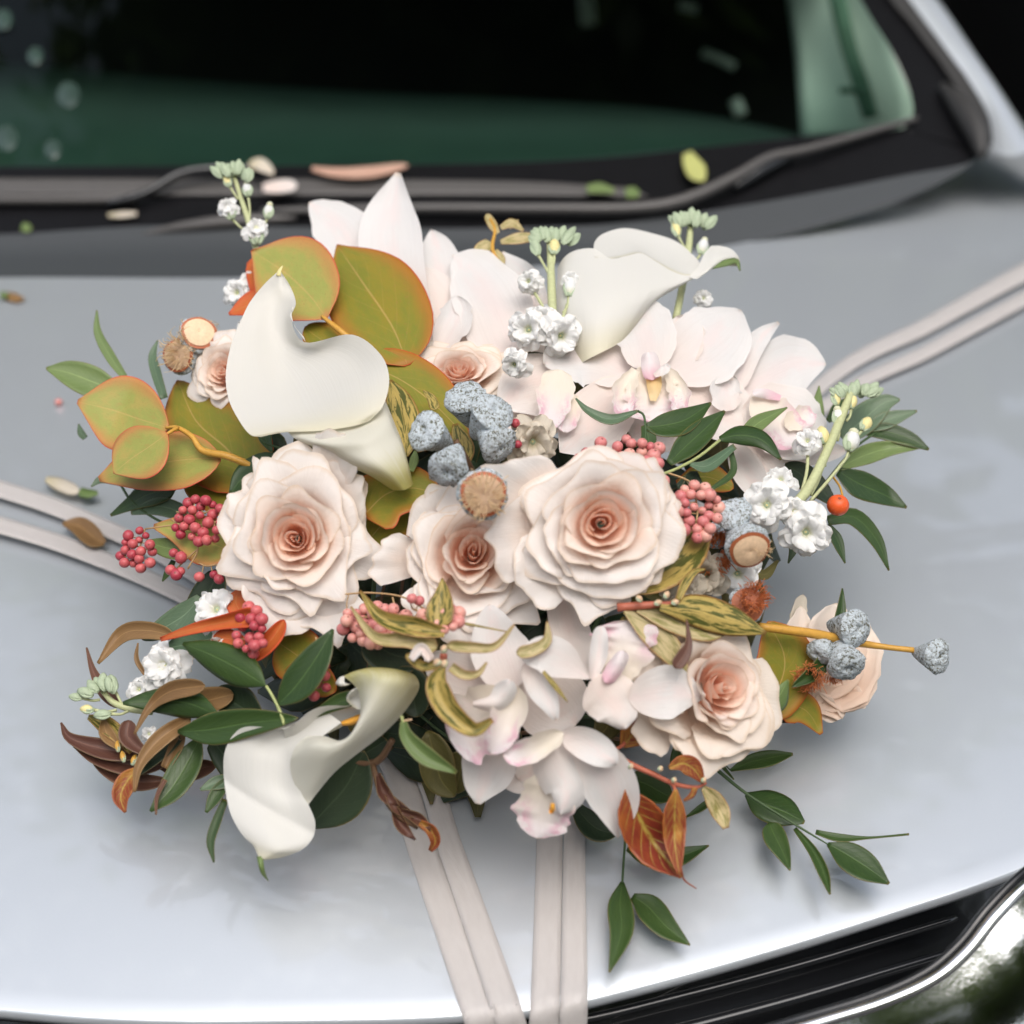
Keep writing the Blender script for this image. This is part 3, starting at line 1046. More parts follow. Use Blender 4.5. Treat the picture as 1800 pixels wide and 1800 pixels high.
ribbon('outer left satin ribbon, nearest the white calla at the bottom', [(-60, 840), (120, 900), (330, 1000), (560, 1160), (686, 1330), (745, 1500), (845, 1790), (856, 1850)], [15, 15, 15, 20, 24, 26, 30, 30])
ribbon('inner left satin ribbon, its edge against the outer left one', [(-60, 905), (120, 960), (330, 1050), (580, 1190), (728, 1320), (795, 1500), (893, 1785), (905, 1850)], [15, 15, 15, 18, 20, 22, 27, 27], .0016)
ribbon('satin ribbon left of the dark gap in the right hand pair', [(1860, 445), (1640, 566), (1440, 680), (1150, 1000), (968, 1300), (966, 1480), (958, 1770), (950, 1850)], [16, 14, 13, 16, 22, 23, 26, 26])
ribbon('satin ribbon at the right edge of the right hand pair', [(1860, 492), (1640, 612), (1440, 722), (1200, 1000), (1020, 1300), (1010, 1480), (1009, 1765), (1003, 1850)], [13, 12, 11, 14, 17, 19, 24, 24], .0016)
# ------------------------------------------------------------------ bouquet builders
def B1(x, y, d=0.0):
    return Bp(np.array([float(x)]), np.array([float(y)]), np.array([float(d)]))[0]


def frame_at(x, y, d, tx=0.0, ty=0.0, spin=0.0):
    O = B1(x, y, d)
    n = CAMP - O
    n /= np.linalg.norm(n)
    n = n + tx * _r + ty * _u
    n /= np.linalg.norm(n)
    a = _r - n * np.dot(_r, n)
    a /= np.linalg.norm(a)
    b = np.cross(n, a)
    c, s = math.cos(spin), math.sin(spin)
    return O, a * c + b * s, -a * s + b * c, n


def rose(label, x, y, rad, d, tx=0, ty=0, seed=1, lean=(0, 0), jit=1.0, spin=0, tone=0, outer=None, squash=1.0, heart=1.0, stretch=(1, 1)):
    """tone 0 = blush, 1 = more peach"""
    O, ax, ay, az = frame_at(x, y, d, tx, ty, spin)
    depth = float(np.linalg.norm(O - CAMP))
    S = rad / FPX * depth
    T = Thing('rose', label, 'rose', O - az * S * .9, 'garden roses of the bouquet')
    rng = np.random.RandomState(seed)
    mats = [M['rose_heart'], M['rose_mid'], M['rose_outer'] if tone == 0 else M['rose_peach']]

    def place(L, rim=0.0):
        L = L + np.array([lean[0] * (1 - rim), lean[1] * (1 - rim), 0])
        return O + S * (L[..., 0:1] * ax * stretch[0] + L[..., 1:2] * ay * stretch[1] + L[..., 2:3] * az)

    # rolled heart
    nt_, nv_ = 70, 8
    t = np.linspace(0, 1, nt_)
    ang = spin + t * 2 * math.pi * 2.0
    rr = (.006 + .144 * t) * heart
    v = np.linspace(0, 1, nv_)
    V_, T_ = np.meshgrid(v, t, indexing='ij')
    RR = np.tile(rr, (nv_, 1)) * (.75 + .25 * V_ + .10 * np.maximum(0, V_ - .7) * 3)
    A = np.tile(ang, (nv_, 1))
    RR = RR * (1 + .10 * np.sin(2 * A + seed) + .06 * np.sin(3 * A + 2 * seed))
    Z = -.36 + V_ * (.52 + .02 * np.sin(A * 2.3)) - .05 * T_
    L = np.stack([RR * np.cos(A), RR * np.sin(A), Z], -1)
    Vv, F, UV = grid_data(place(L), 0)
    T.add('petal', Vv, F, UV, mats[0])

    def petal(th, rim, zr, half, curl, mat, seedp, zb=-.72, point=.03, ruf=1.0, name='petal'):
        r_ = np.random.RandomState(seedp)
        nu, nv = 25, 16
        u = np.linspace(-1, 1, nu)
        v = np.linspace(0, 1, nv)
        V_, U = np.meshgrid(v, u, indexing='ij')
        ph = r_.rand(8) * 6.28
        g = np.sin(np.pi * (.12 + .50 * np.minimum(1, V_ * 1.05)))
        A = th + U * half * g * (1 + .05 * np.sin(V_ * 7 + ph[0]))
        tip = 1 - .15 * np.abs(U) ** 3.2 + point * np.exp(-(U / .16) ** 2)
        tip += ruf * (.014 * np.sin(U * 6 + ph[1]) + .008 * np.sin(U * 13 + ph[2]))
        Vt = V_ * tip
        b = 1 - Vt
        p1r, p1z = rim * .86, (zb + zr) * .5 - .10
        r0 = .06
        rad_ = b * b * r0 + 2 * b * Vt * p1r + Vt * Vt * rim
        z_ = b * b * zb + 2 * b * Vt * p1z + Vt * Vt * zr
        c = np.maximum(0, Vt - .72) / .28
        rad_ = rad_ + curl * c ** 2 * .16 * (1 + .5 * np.sin(U * 5 + ph[3]))
        z_ = z_ - curl * c ** 2.2 * .10
        # side margins roll back, one side tucked beneath its neighbour
        rad_ *= 1 + .09 * U * (1 if r_.rand() > .2 else -1) * V_
        z_ += -.05 * np.abs(U) ** 3 * V_ + .02 * np.sin(U * 3 + ph[4]) * V_
        edge = (V_ ** 3) * ruf
        z_ += edge * (.024 * np.sin(U * 5 + ph[5]) + .012 * np.sin(U * 11 + ph[6]))
        rad_ += edge * (.014 * np.sin(U * 6 + ph[7]) + .005 * np.sin(U * 19 + ph[1]))
        L = np.stack([rad_ * np.cos(A), rad_ * np.sin(A), z_ * squash], -1)
        Vv, F, UV = grid_data(place(L, min(1.0, rim)), 0)
        return T.add(name, Vv, F, UV, mat)

    rings = [(3, .20, .12, 1.55, .15, 0), (3, .30, .14, 1.4, .25, 0), (4, .42, .13, 1.25, .45, 1), (4, .55, .08, 1.15, .75, 1),
             (4, .70, .00, 1.12, 1.0, 2), (5, .85, -.11, 1.0, 1.2, 2), (5, .97, -.25, .95, 1.3, 2)]
    k = 0
    for n, rim, zr, half, curl, mi in rings:
        off = rng.rand() * 6.28
        for i in range(n):
            th = off + i * 2 * math.pi / n + rng.uniform(-.25, .25) * jit
            petal(th, rim * heart ** .5 * (1 + rng.uniform(-.09, .09) * jit), zr + rng.uniform(-.035, .035) * jit, half * rng.uniform(.9, 1.15), curl * rng.uniform(.6, 1.3),
                  mats[mi], seed * 100 + k, zb=(-.46, -.58, -.74)[mi], point=.02 if mi < 2 else .05, ruf=.5 + .35 * mi)
            k += 1
    for (deg, rim, half, zr) in (outer or []):
        petal(R(deg) - spin, rim, zr, half, .7, mats[2], seed * 100 + k, zb=-.75, point=.12, ruf=1.2, name='guard_petal')
        k += 1
    # calyx
    for i in range(5):
        a = i * 1.257 + seed
        Ls = []
        for vv in np.linspace(0, 1, 6):
            w = .09 * math.sin(math.pi * min(1, vv + .15))
            Ls.append([[(.08 + .5 * vv) * math.cos(a) - q * w * math.sin(a), (.08 + .5 * vv) * math.sin(a) + q * w * math.cos(a), -.78 - .05 * vv] for q in (-1, 0, 1)])
        Vv, F, UV = grid_data(place(np.array(Ls)), .0004)
        T.add('sepal', Vv, F, UV, M['stem_green'])
    return T


_ico = None


def ball_mesh(name, mat, sub=2, squash=1.0, dimple=0.0):
    import bmesh
    bm = bmesh.new()
    bmesh.ops.create_icosphere(bm, subdivisions=sub + 1, radius=1.0)
    for v in bm.verts:
        v.co.z *= squash
        if dimple:
            r = math.hypot(v.co.x, v.co.y)
            if v.co.z > 0:
                v.co.z -= dimple * math.exp(-(r / .22) ** 2)
    me = bpy.data.meshes.new(name)
    bm.to_mesh(me)
    bm.free()
    for p in me.polygons:
        p.use_smooth = True
    me.materials.append(mat)
    return me


BERRY = {k: ball_mesh('berry', M[k], 2, .95, .10) for k in ('berry_deep', 'berry_pink', 'berry_orange')}
MARK = {k: ball_mesh('berry_tip', M['twig_brown'], 0, .5) for k in ('a',)}


def berries(label, spots, tone, twigs, d=0.03, r=8.5, group='pepper berry clusters'):
    """spots: (x, y[, dd]) of each berry in px"""
    T = Thing('pepper_berries', label, 'berries', B1(spots[0][0], spots[0][1], d), group)
    rng = random.Random(len(spots) * 31 + int(spots[0][0]))
    for s in spots:
        dd = d + (s[2] if len(s) > 2 else rng.uniform(-.004, .005))
        p = B1(s[0], s[1], dd)
        o = T.inst('berry', BERRY[tone], p, r * MPX * rng.uniform(.74, 1.18), (rng.uniform(-.9, 1.2), rng.uniform(-.7, .7), rng.uniform(0, 6)))
        q = p + np.array([rng.uniform(-1, 1), rng.uniform(-1.6, 0), rng.uniform(0.3, 1)]) * r * MPX * .62
    for tw in twigs:
        stem(T, 'twig', [(a[0], a[1], d - .004) for a in tw], 1.6, M['twig_tan'], n=5)
    # short stalks from the berries to the nearest twig point
    allp = np.array([a[:2] for tw in twigs for a in catmull(np.array([t[:2] for t in tw], float), 12)])
    for s in spots:
        k = np.argmin(((allp - np.array(s[:2])) ** 2).sum(1))
        e = allp[k]
        if np.hypot(*(e - np.array(s[:2]))) < 60:
            stem(T, 'stalk', [(e[0], e[1], d - .004), ((e[0] + s[0]) / 2 + rng.uniform(-3, 3), (e[1] + s[1]) / 2, d - .002), (s[0], s[1], d - .001)], 1.0, M['twig_tan'], n=4, res=5)
    return T


def scatter(cx, cy, rx, ry, n, seed, mind=13):
    rng = random.Random(seed)
    pts = []
    tries = 0
    while len(pts) < n and tries < 3000:
        tries += 1
        a, q = rng.uniform(0, 6.28), rng.random() ** .5
        p = (cx + rx * q * math.cos(a), cy + ry * q * math.sin(a))
        if all((p[0] - o[0]) ** 2 + (p[1] - o[1]) ** 2 > mind ** 2 for o in pts):
            pts.append(p)
    return pts


def t_open(prof, j):
    return j > len(prof) * .7


def nut(T, x, y, rad, d, tx, ty, seed, open_face=None, name='gum_nut', length=1.5):
    O, ax, ay, az = frame_at(x, y, d, tx, ty)
    S = rad * MPX
    rng = np.random.RandomState(seed)
    nv, nu = 26, 30
    prof = []
    for t in np.linspace(0, 1, nv):
        if t < .55:
            q = t / .55
            r = .22 + .72 * q ** .8
            z = -length + length * .95 * q
        elif t < .72:
            q = (t - .55) / .17
            r = .94 + .08 * math.sin(q * math.pi)
            z = -.05 * length + .22 * q
        else:
            q = (t - .72) / .28
            r = .94 * (1 - q)
            z = .17 + (.10 if open_face else .24) * math.sin(q * math.pi * .75) - .16 * max(0, q - .7) / .3
        prof.append((max(r, .001), z))
    th = np.linspace(0, 2 * math.pi, nu, endpoint=False)
    G = np.zeros((nv, nu, 3))
    lob = rng.rand() * 6
    for j, (r, z) in enumerate(prof):
        for i, a in enumerate(th):
            n3 = mnoise.noise(Vector((r * math.cos(a) * 3 + seed, r * math.sin(a) * 3, z * 3)))
            n4 = mnoise.noise(Vector((r * math.cos(a) * 8 + seed, r * math.sin(a) * 8, z * 8)))
            k = 1 + .09 * n3 + .06 * n4 + .04 * math.sin(3 * a + lob)
            G[j, i] = O + S * (r * k * math.cos(a) * ax + r * k * math.sin(a) * ay + (z + (.05 if open_face and t_open(prof, j) else .09) * n3 + .06 * n4) * az)
    V, F, UV = grid_data(G, 0, closed_u=True)
    cone = T.add(name, V, F, UV, M['frost'])
    if open_face:
        for nm, mt, sc, zz in (('rim', M['nut_rim'], .90, .44), ('disc', M[open_face], .76, .52)):
            P = []
            for q in np.linspace(.02, 1, 6):
                P.append([O + S * (sc * q * math.cos(a) * (1 + .05 * math.sin(3 * a)) * ax + sc * q * math.sin(a) * ay + (zz - .12 * q * q - .08 * math.exp(-(q / .2) ** 2)) * az) for a in th])
            V, F, UV = grid_data(np.array(P), 0, closed_u=True)
            T.add(nm, V, F, UV, mt, parent=cone)
    return cone


def fuzz(T, x, y, rad, d, tx, ty, mat, n=260, seed=1, inward=.35, h=.5, name='stamens', parent=None):
    """a tuft of fine stamens: one part of many threads"""
    O, ax, ay, az = frame_at(x, y, d, tx, ty)
    S = rad * MPX
    rng = np.random.RandomState(seed)
    Vs, Fs = [], []
    for k in range(n):
        a = rng.rand() * 6.283
        q = .25 + .75 * rng.rand() ** .5
        p0 = np.array([q * .65 * math.cos(a), q * .65 * math.sin(a), 0])
        p1 = np.array([q * 1.0 * math.cos(a + .1), q * 1.0 * math.sin(a + .1), h * rng.uniform(.5, 1)])
        e = rng.uniform(-inward, .35)
        p2 = np.array([q * (1 + e) * math.cos(a + rng.uniform(-.3, .3)), q * (1 + e) * math.sin(a + rng.uniform(-.3, .3)), h * rng.uniform(.4, 1.1)])
        c = catmull([p0, p1, p2], 5)
        w = .020
        side = np.array([-math.sin(a), math.cos(a), 0]) * w
        b = len(Vs)
        for m, pt in enumerate(c):
            for sgn, up in ((-1, 0), (1, 0), (0, w * 1.6)):
                L = pt + sgn * side + np.array([0, 0, up])
                Vs.append(O + S * (L[0] * ax + L[1] * ay + L[2] * az))
        for m in range(4):
            i0, i1 = b + m * 3, b + (m + 1) * 3
            Fs += [(i0, i0 + 1, i1 + 1, i1), (i0 + 1, i0 + 2, i1 + 2, i1 + 1), (i0 + 2, i0, i1, i1 + 2)]
    o = T.add(name, np.array(Vs), Fs, None, mat, parent=parent)
    o['kind'] = 'stuff'


def bud(T, x, y, ang, ln, w, d, mat, tipmat=None, seed=0, name='bud'):
    """closed bud: base at (x, y), pointing along ang (deg, up = 90), length ln and half width w in px"""
    a = R(ang)
    dx, dy = math.cos(a), -math.sin(a)
    t = np.linspace(0, 1, 9)
    c = [(x + dx * ln * q, y + dy * ln * q, d) for q in t]
    rad = [w * max(.12, math.sin(math.pi * (q * .86 + .07)) ** .8) for q in t]
    P = np.array(c)
    pts = Bp(P[:, 0], P[:, 1], P[:, 2])
    V, F, UV = tube_data(pts, np.array(rad) * MPX, 10)
    # slight ribbing
    o = T.add(name, V, F, UV, mat)
    # bracts hugging the bud
    for s in (-1, 0, 1):
        nx, ny = -dy, dx
        pa = [(x + nx * s * w * .2, y + ny * s * w * .2, d + w * MPX * .4), (x + dx * ln * .45 + nx * s * w * .62, y + dy * ln * .45 + ny * s * w * .62, d + w * MPX * (1.0 if s == 0 else .75)),
              (x + dx * ln * .92 + nx * s * w * .45, y + dy * ln * .92 + ny * s * w * .45, d + w * MPX * .55)]
        G = blade_grid(pa, [w * .25, w * .42, w * .08], nu=4, nv=6, cup=-.5)
        V, F, UV = grid_data(G, .0002)
        T.add('bract', V, F, UV, M['bud_green'], parent=o)
    if tipmat:
        tip = ball_part(T, x + dx * ln * .95, y + dy * ln * .95, d + .0015, w * .62, tipmat, 'bud_tip', o)
    return o


_balls = {}


def ball_part(T, x, y, d, r, mat, name, parent=None):
    if mat.name not in _balls:
        _balls[mat.name] = ball_mesh(name, mat, 1, 1.0)
    return T.inst(name, _balls[mat.name], B1(x, y, d), r * MPX, parent=parent)


def floret(T, x, y, rad, d, tx=0, ty=0, seed=0, mat=None, n=5, double=3, name='floret'):
    """a small ruffled stock flower of n petals, in double layers; petals are its sub-parts"""
    mat = mat or M['stock']
    O, ax, ay, az = frame_at(x, y, d, tx, ty)
    S = rad * MPX
    rng = np.random.RandomState(seed + 5)
    # calyx tube = the floret itself
    pts = np.array([O - az * S * .8, O - az * S * .35, O + az * S * .05])
    V, F, UV = tube_data(pts, np.array([.12, .2, .16]) * S, 8)
    fl = T.add(name, V, F, UV, M['bud_green'])
    for lay in range(double):
        off = rng.rand() * 6.28
        for i in range(n + lay):
            a = off + i * 6.283 / (n + lay) + rng.uniform(-.25, .25)
            ln = (1.0 - .24 * lay) * rng.uniform(.85, 1.12)
            lift = (-.05 + .30 * lay) + rng.uniform(-.2, .25)
            wd = .46 * rng.uniform(.8, 1.2)
            nu, nv = 11, 9
            u = np.linspace(-1, 1, nu); v = np.linspace(0, 1, nv)
            Vm, U = np.meshgrid(v, u, indexing='ij')
            W = wd * np.sin(np.pi * np.minimum(.92, Vm * .62 + .06)) ** 1.1
            tipf = 1 - .16 * U ** 2 - .06 * np.exp(-(U / .2) ** 2)
            rr = .08 + ln * Vm * tipf
            z = lift * Vm + .10 * np.sin(Vm * 3) - .22 * Vm ** 3 + .10 * U ** 2 * Vm + .11 * Vm ** 2 * np.sin(U * 5 + rng.rand() * 6) + .06 * Vm ** 2 * np.sin(U * 10 + rng.rand() * 6)
            ca, sa = math.cos(a), math.sin(a)
            X = rr * ca - W * U * sa
            Y = rr * sa + W * U * ca
            G = O + S * (X[..., None] * ax + Y[..., None] * ay + z[..., None] * az)
            V, F, UV = grid_data(G, 0)
            T.add('petal', V, F, UV, mat, parent=fl)
    ball_part(T, x, y, d + .0004, rad * .05, M['bud_yellow'], 'throat', fl)
    return fl


def sprig(name, label, cat, loc, group):
    return Thing(name, label, cat, B1(*loc), group)


# ------------------------------------------------------------------ deep foliage behind the flowers
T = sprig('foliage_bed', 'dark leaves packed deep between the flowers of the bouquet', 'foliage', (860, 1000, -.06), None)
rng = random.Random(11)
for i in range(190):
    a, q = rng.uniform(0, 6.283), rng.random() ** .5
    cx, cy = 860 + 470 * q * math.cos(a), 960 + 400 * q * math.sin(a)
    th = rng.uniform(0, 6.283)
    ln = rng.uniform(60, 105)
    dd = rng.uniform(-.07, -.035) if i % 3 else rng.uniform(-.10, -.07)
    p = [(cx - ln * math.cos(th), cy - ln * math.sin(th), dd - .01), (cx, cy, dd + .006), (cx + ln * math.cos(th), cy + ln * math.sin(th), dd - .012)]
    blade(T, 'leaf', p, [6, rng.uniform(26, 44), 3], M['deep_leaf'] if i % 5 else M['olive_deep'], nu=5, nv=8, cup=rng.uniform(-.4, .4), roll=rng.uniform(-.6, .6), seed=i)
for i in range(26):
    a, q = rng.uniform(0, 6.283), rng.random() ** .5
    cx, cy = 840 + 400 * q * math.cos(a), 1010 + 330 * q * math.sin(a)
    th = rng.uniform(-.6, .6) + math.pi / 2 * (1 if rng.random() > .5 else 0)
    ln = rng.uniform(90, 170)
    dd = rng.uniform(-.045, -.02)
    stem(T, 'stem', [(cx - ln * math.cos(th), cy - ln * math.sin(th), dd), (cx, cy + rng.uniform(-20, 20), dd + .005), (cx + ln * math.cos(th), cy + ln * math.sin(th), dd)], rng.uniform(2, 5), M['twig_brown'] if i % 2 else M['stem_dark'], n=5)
# ------------------------------------------------------------------ roses
rose('blush rose with a tall swept petal, left of centre below the large calla', 520, 942, 122, .055, -.10, .05, 3, (-.03, -.02), 1.3, .3, outer=[(62, 1.42, .30, .02), (40, 1.12, .5, -.15), (250, 1.22, .62, -.3), (290, 1.30, .5, -.3), (150, 1.0, .5, -.3), (120, .98, .45, -.25)], stretch=(.96, 1.03))
rose('blush rose in the middle, tucked under its right hand neighbour', 826, 968, 118, .035, .05, .22, 7, (.02, -.05), 2.2, 1.2, outer=[(178, 1.42, .32, -.35), (112, 1.10, .4, -.2), (235, 1.12, .5, -.3), (270, 1.2, .5, -.35), (320, 1.3, .5, -.3), (60, 1.0, .5, -.3)], stretch=(1.02, .90))
rose('largest blush rose with a tight peach spiral, right of centre', 1062, 922, 124, .075, .06, .02, 12, (.04, .02), .9, 2.0, heart=1.12, outer=[(152, 1.68, .42, -.3), (185, 1.50, .5, -.32), (215, 1.35, .5, -.32), (262, 1.24, .55, -.3), (300, 1.05, .5, -.3), (40, 1.02, .5, -.28), (0, .96, .5, -.3)], stretch=(.92, 1.0))
rose('pale peach rose turned to the right, at the lower right of the bouquet', 1272, 1212, 112, .05, .62, .12, 21, (.02, .03), 2.4, .7, tone=1, outer=[(160, 1.25, .5, -.45), (205, 1.3, .5, -.5), (250, 1.1, .5, -.4), (110, 1.1, .5, -.4)], stretch=(.95, .98))
rose('small blush rose half hidden behind the left edge of the large calla', 392, 652, 68, .015, -.5, .25, 33, (0, 0), 1.5, .2, outer=[(220, 1.1, .6, -.3), (280, 1.2, .6, -.3)])
rose('cream rose mostly buried under the white orchids at the top', 806, 648, 82, .004, .0, .55, 41, (0, 0), 1.5, .2, tone=1, stretch=(1.1, .8))
# rose at the far right seen from behind, soft
T = sprig('rose', 'blurred blush rose behind the frosted gum nuts at the right edge', 'rose', (1450, 1180, -.03), 'garden roses of the bouquet')
for p, w, k in (([(1440, 1235), (1462, 1150), (1470, 1060)], [30, 62, 22], {}), ([(1430, 1240), (1500, 1180), (1515, 1085)], [30, 48, 20], {}), ([(1425, 1235), (1405, 1150), (1408, 1065)], [25, 34, 10], {}),
                ([(1420, 1225), (1490, 1235), (1500, 1250)], [20, 32, 14], {}), ([(1395, 1215), (1440, 1240), (1478, 1262)], [14, 22, 12], {}), ([(1430, 1200), (1500, 1220), (1532, 1160)], [14, 30, 12], {})):
    blade(T, 'petal', p, w, M['rose_peach'], d=-.025 + .004 * len(w), cup=.5, ruf=.4, seed=int(p[1][0]))
blade(T, 'petal', [(1400, 1120), (1404, 1080), (1412, 1045)], [12, 14, 8], M['stock_faded'], d=-.02, cup=.3, ruf=.3)

# ------------------------------------------------------------------ calla lilies
T = sprig('calla_lily', 'large upright white calla lily in front of the gold eucalyptus leaves', 'calla lily', (690, 800, .04), 'white calla lilies')
c = .075
rowsA = [
    [(490, 476, c - .006), (491, 476, c - .006), (492, 477, c - .006), (493, 477, c - .006), (494, 478, c - .006)],
    [(466, 498, c - .004), (480, 497, c - .001), (492, 496, c + .002), (502, 497, c - .002), (510, 503, c - .006)],
    [(440, 530, c), (463, 528, c - .002), (487, 530, c - .006), (505, 532, c - .004), (520, 533, c + .002)],
    [(424, 562, c + .001), (450, 566, c - .004), (478, 570, c - .012), (500, 568, c - .010), (512, 562, c + .001)],
    [(408, 600, c + .002), (444, 608, c - .006), (484, 614, c - .018), (514, 608, c - .018), (537, 602, c - .002)],
    [(397, 655, c + .002), (450, 655, c - .008), (510, 655, c - .020), (590, 625, c - .008), (618, 588, c + .008)],
    [(402, 702, c + .002), (460, 700, c - .006), (530, 690, c - .014), (620, 655, c - .004), (668, 622, c + .010)],
    [(422, 742, c + .003), (475, 735, c - .002), (545, 722, c - .006), (630, 690, c + .002), (684, 665, c + .008)],
    [(440, 764, c + .003), (490, 755, c + .001), (560, 742, c + .000), (635, 728, c + .004), (674, 712, c + .004)],
    [(458, 768, c + .001), (500, 760, c), (565, 757, c + .001), (620, 749, c + .002), (650, 740, c)],
]
loft(T, 'spathe', rowsA, M['calla'], nu=44, nv=60, thick=0)
# the right lobe rolls over into the throat
loft(T, 'spathe_fold', [[(537, 601, c - .001), (534, 592, c + .000), (528, 586, c - .004)], [(524, 582, c - .0), (518, 574, c + .001), (514, 566, c - .003)], [(510, 556, c + .002), (512, 548, c + .002), (514, 540, c - .002)], [(517, 540, c + .001), (519, 534, c), (519, 530, c - .002)]], M['calla'], nu=6, nv=14, thick=0)
loft(T, 'tube', [
    [(498, 750, c - .006), (520, 753, c - .006), (565, 749, c - .006), (625, 741, c - .005), (664, 706, c - .007), (668, 684, c - .012)],
    [(520, 772, c - .006), (550, 776, c - .000), (590, 775, c + .002), (640, 768, c + .002), (680, 742, c - .004), (684, 720, c - .014)],
    [(560, 790, c - .016), (590, 795, c - .006), (620, 795, c - .002), (655, 790, c - .002), (692, 768, c - .008), (696, 750, c - .018)],
    [(600, 815, c - .022), (625, 818, c - .012), (650, 818, c - .006), (675, 812, c - .006), (706, 792, c - .012), (708, 780, c - .020)],
    [(650, 836, c - .030), (665, 838, c - .020), (680, 838, c - .014), (696, 836, c - .014), (716, 824, c - .018), (718, 816, c - .026)],
    [(690, 862, c - .040), (698, 862, c - .032), (706, 862, c - .026), (714, 860, c - .026), (724, 854, c - .030), (726, 850, c - .036)]], M['calla_tube'], nu=24, nv=24, thick=0)
blade(T, 'tip', [(489, 485, c), (491, 476, c + .002), (497, 467, c + .001)], [4, 3, .6], M['bud_yellow'], nu=4, nv=6)

T = sprig('calla_lily', 'white calla lily seen from the side at the top right with a green curled tip', 'calla lily', (1080, 600, -.01), 'white calla lilies')
c = .022
loft(T, 'inner_spathe', [
    [(1043, 440, c + .002), (1046, 424, c - .006), (1062, 410, c - .014), (1100, 401, c - .020), (1150, 411, c - .022), (1190, 425, c - .018), (1222, 452, c - .010), (1238, 474, c - .002)],
    [(1043, 446, c + .003), (1055, 436, c - .004), (1080, 430, c - .010), (1110, 424, c - .016), (1150, 432, c - .018), (1186, 446, c - .014), (1214, 464, c - .006), (1236, 477, c)],
    [(1044, 450, c + .005), (1062, 450, c + .002), (1090, 446, c - .004), (1120, 440, c - .008), (1150, 452, c - .010), (1180, 466, c - .006), (1206, 478, c - .001), (1234, 480, c + .002)],
    [(1046, 452, c + .006), (1072, 455, c + .006), (1100, 450, c + .004), (1126, 445, c + .003), (1152, 460, c + .003), (1178, 476, c + .003), (1204, 484, c + .003), (1232, 482, c + .003)]],
    M['calla'], nu=44, nv=16, thick=0)
loft(T, 'spathe', [
    [(980, 470, c - .020), (992, 452, c - .010), (1012, 440, c - .002), (1044, 437, c + .004), (1072, 454, c + .0065), (1100, 450, c + .005), (1126, 445, c + .004), (1152, 459, c + .004), (1178, 475, c + .004), (1204, 484, c + .004), (1232, 482, c + .003)],
    [(978, 505, c - .020), (990, 490, c - .008), (1014, 480, c), (1044, 476, c + .006), (1072, 480, c + .009), (1100, 480, c + .009), (1126, 482, c + .008), (1148, 490, c + .007), (1170, 496, c + .006), (1190, 500, c + .004), (1212, 494, c + .001)],
    [(976, 545, c - .020), (992, 530, c - .006), (1018, 522, c + .003), (1044, 518, c + .008), (1070, 518, c + .011), (1096, 518, c + .011), (1118, 518, c + .010), (1136, 518, c + .008), (1152, 516, c + .005), (1168, 514, c + .002), (1188, 508, c - .003)],
    [(990, 590, c - .022), (1006, 575, c - .008), (1026, 566, c + .001), (1046, 562, c + .006), (1066, 558, c + .008), (1086, 554, c + .008), (1104, 550, c + .007), (1120, 546, c + .005), (1132, 541, c + .002), (1142, 537, c - .002), (1150, 532, c - .008)],
    [(1010, 650, c - .03), (1020, 640, c - .018), (1032, 632, c - .01), (1044, 626, c - .006), (1056, 620, c - .004), (1068, 614, c - .003), (1080, 608, c - .004), (1092, 600, c - .006), (1102, 592, c - .01), (1110, 585, c - .015), (1116, 578, c - .022)]],
    M['calla'], nu=56, nv=34, thick=0)
loft(T, 'tip', [
    [(1210, 487, c + .004), (1226, 470, c + .006), (1238, 446, c + .004), (1250, 432, c + .002)],
    [(1226, 490, c + .005), (1242, 476, c + .010), (1254, 452, c + .010), (1266, 432, c + .004)],
    [(1240, 480, c + .005), (1256, 468, c + .009), (1272, 450, c + .009), (1284, 437, c + .003)],
    [(1256, 468, c + .004), (1272, 460, c + .006), (1286, 452, c + .006), (1296, 448, c + .002)],
    [(1296, 468, c), (1299, 466, c + .001), (1300, 463, c + .001), (1301, 460, c)]], M['calla'], nu=14, nv=18, thick=0)
blade(T, 'green_margin', [(1246, 471, c + .007), (1272, 463, c + .009), (1294, 459, c + .006), (1301, 476, c + .002)], [3, 6, 5, 1], M['ruscus_pale'], nu=5, nv=14, cup=-.5)

T = sprig('calla_lily', 'white calla lily lying on the bonnet at the lower left, its mouth toward us', 'calla lily', (735, 1200, .02), 'white calla lilies')
c = .040
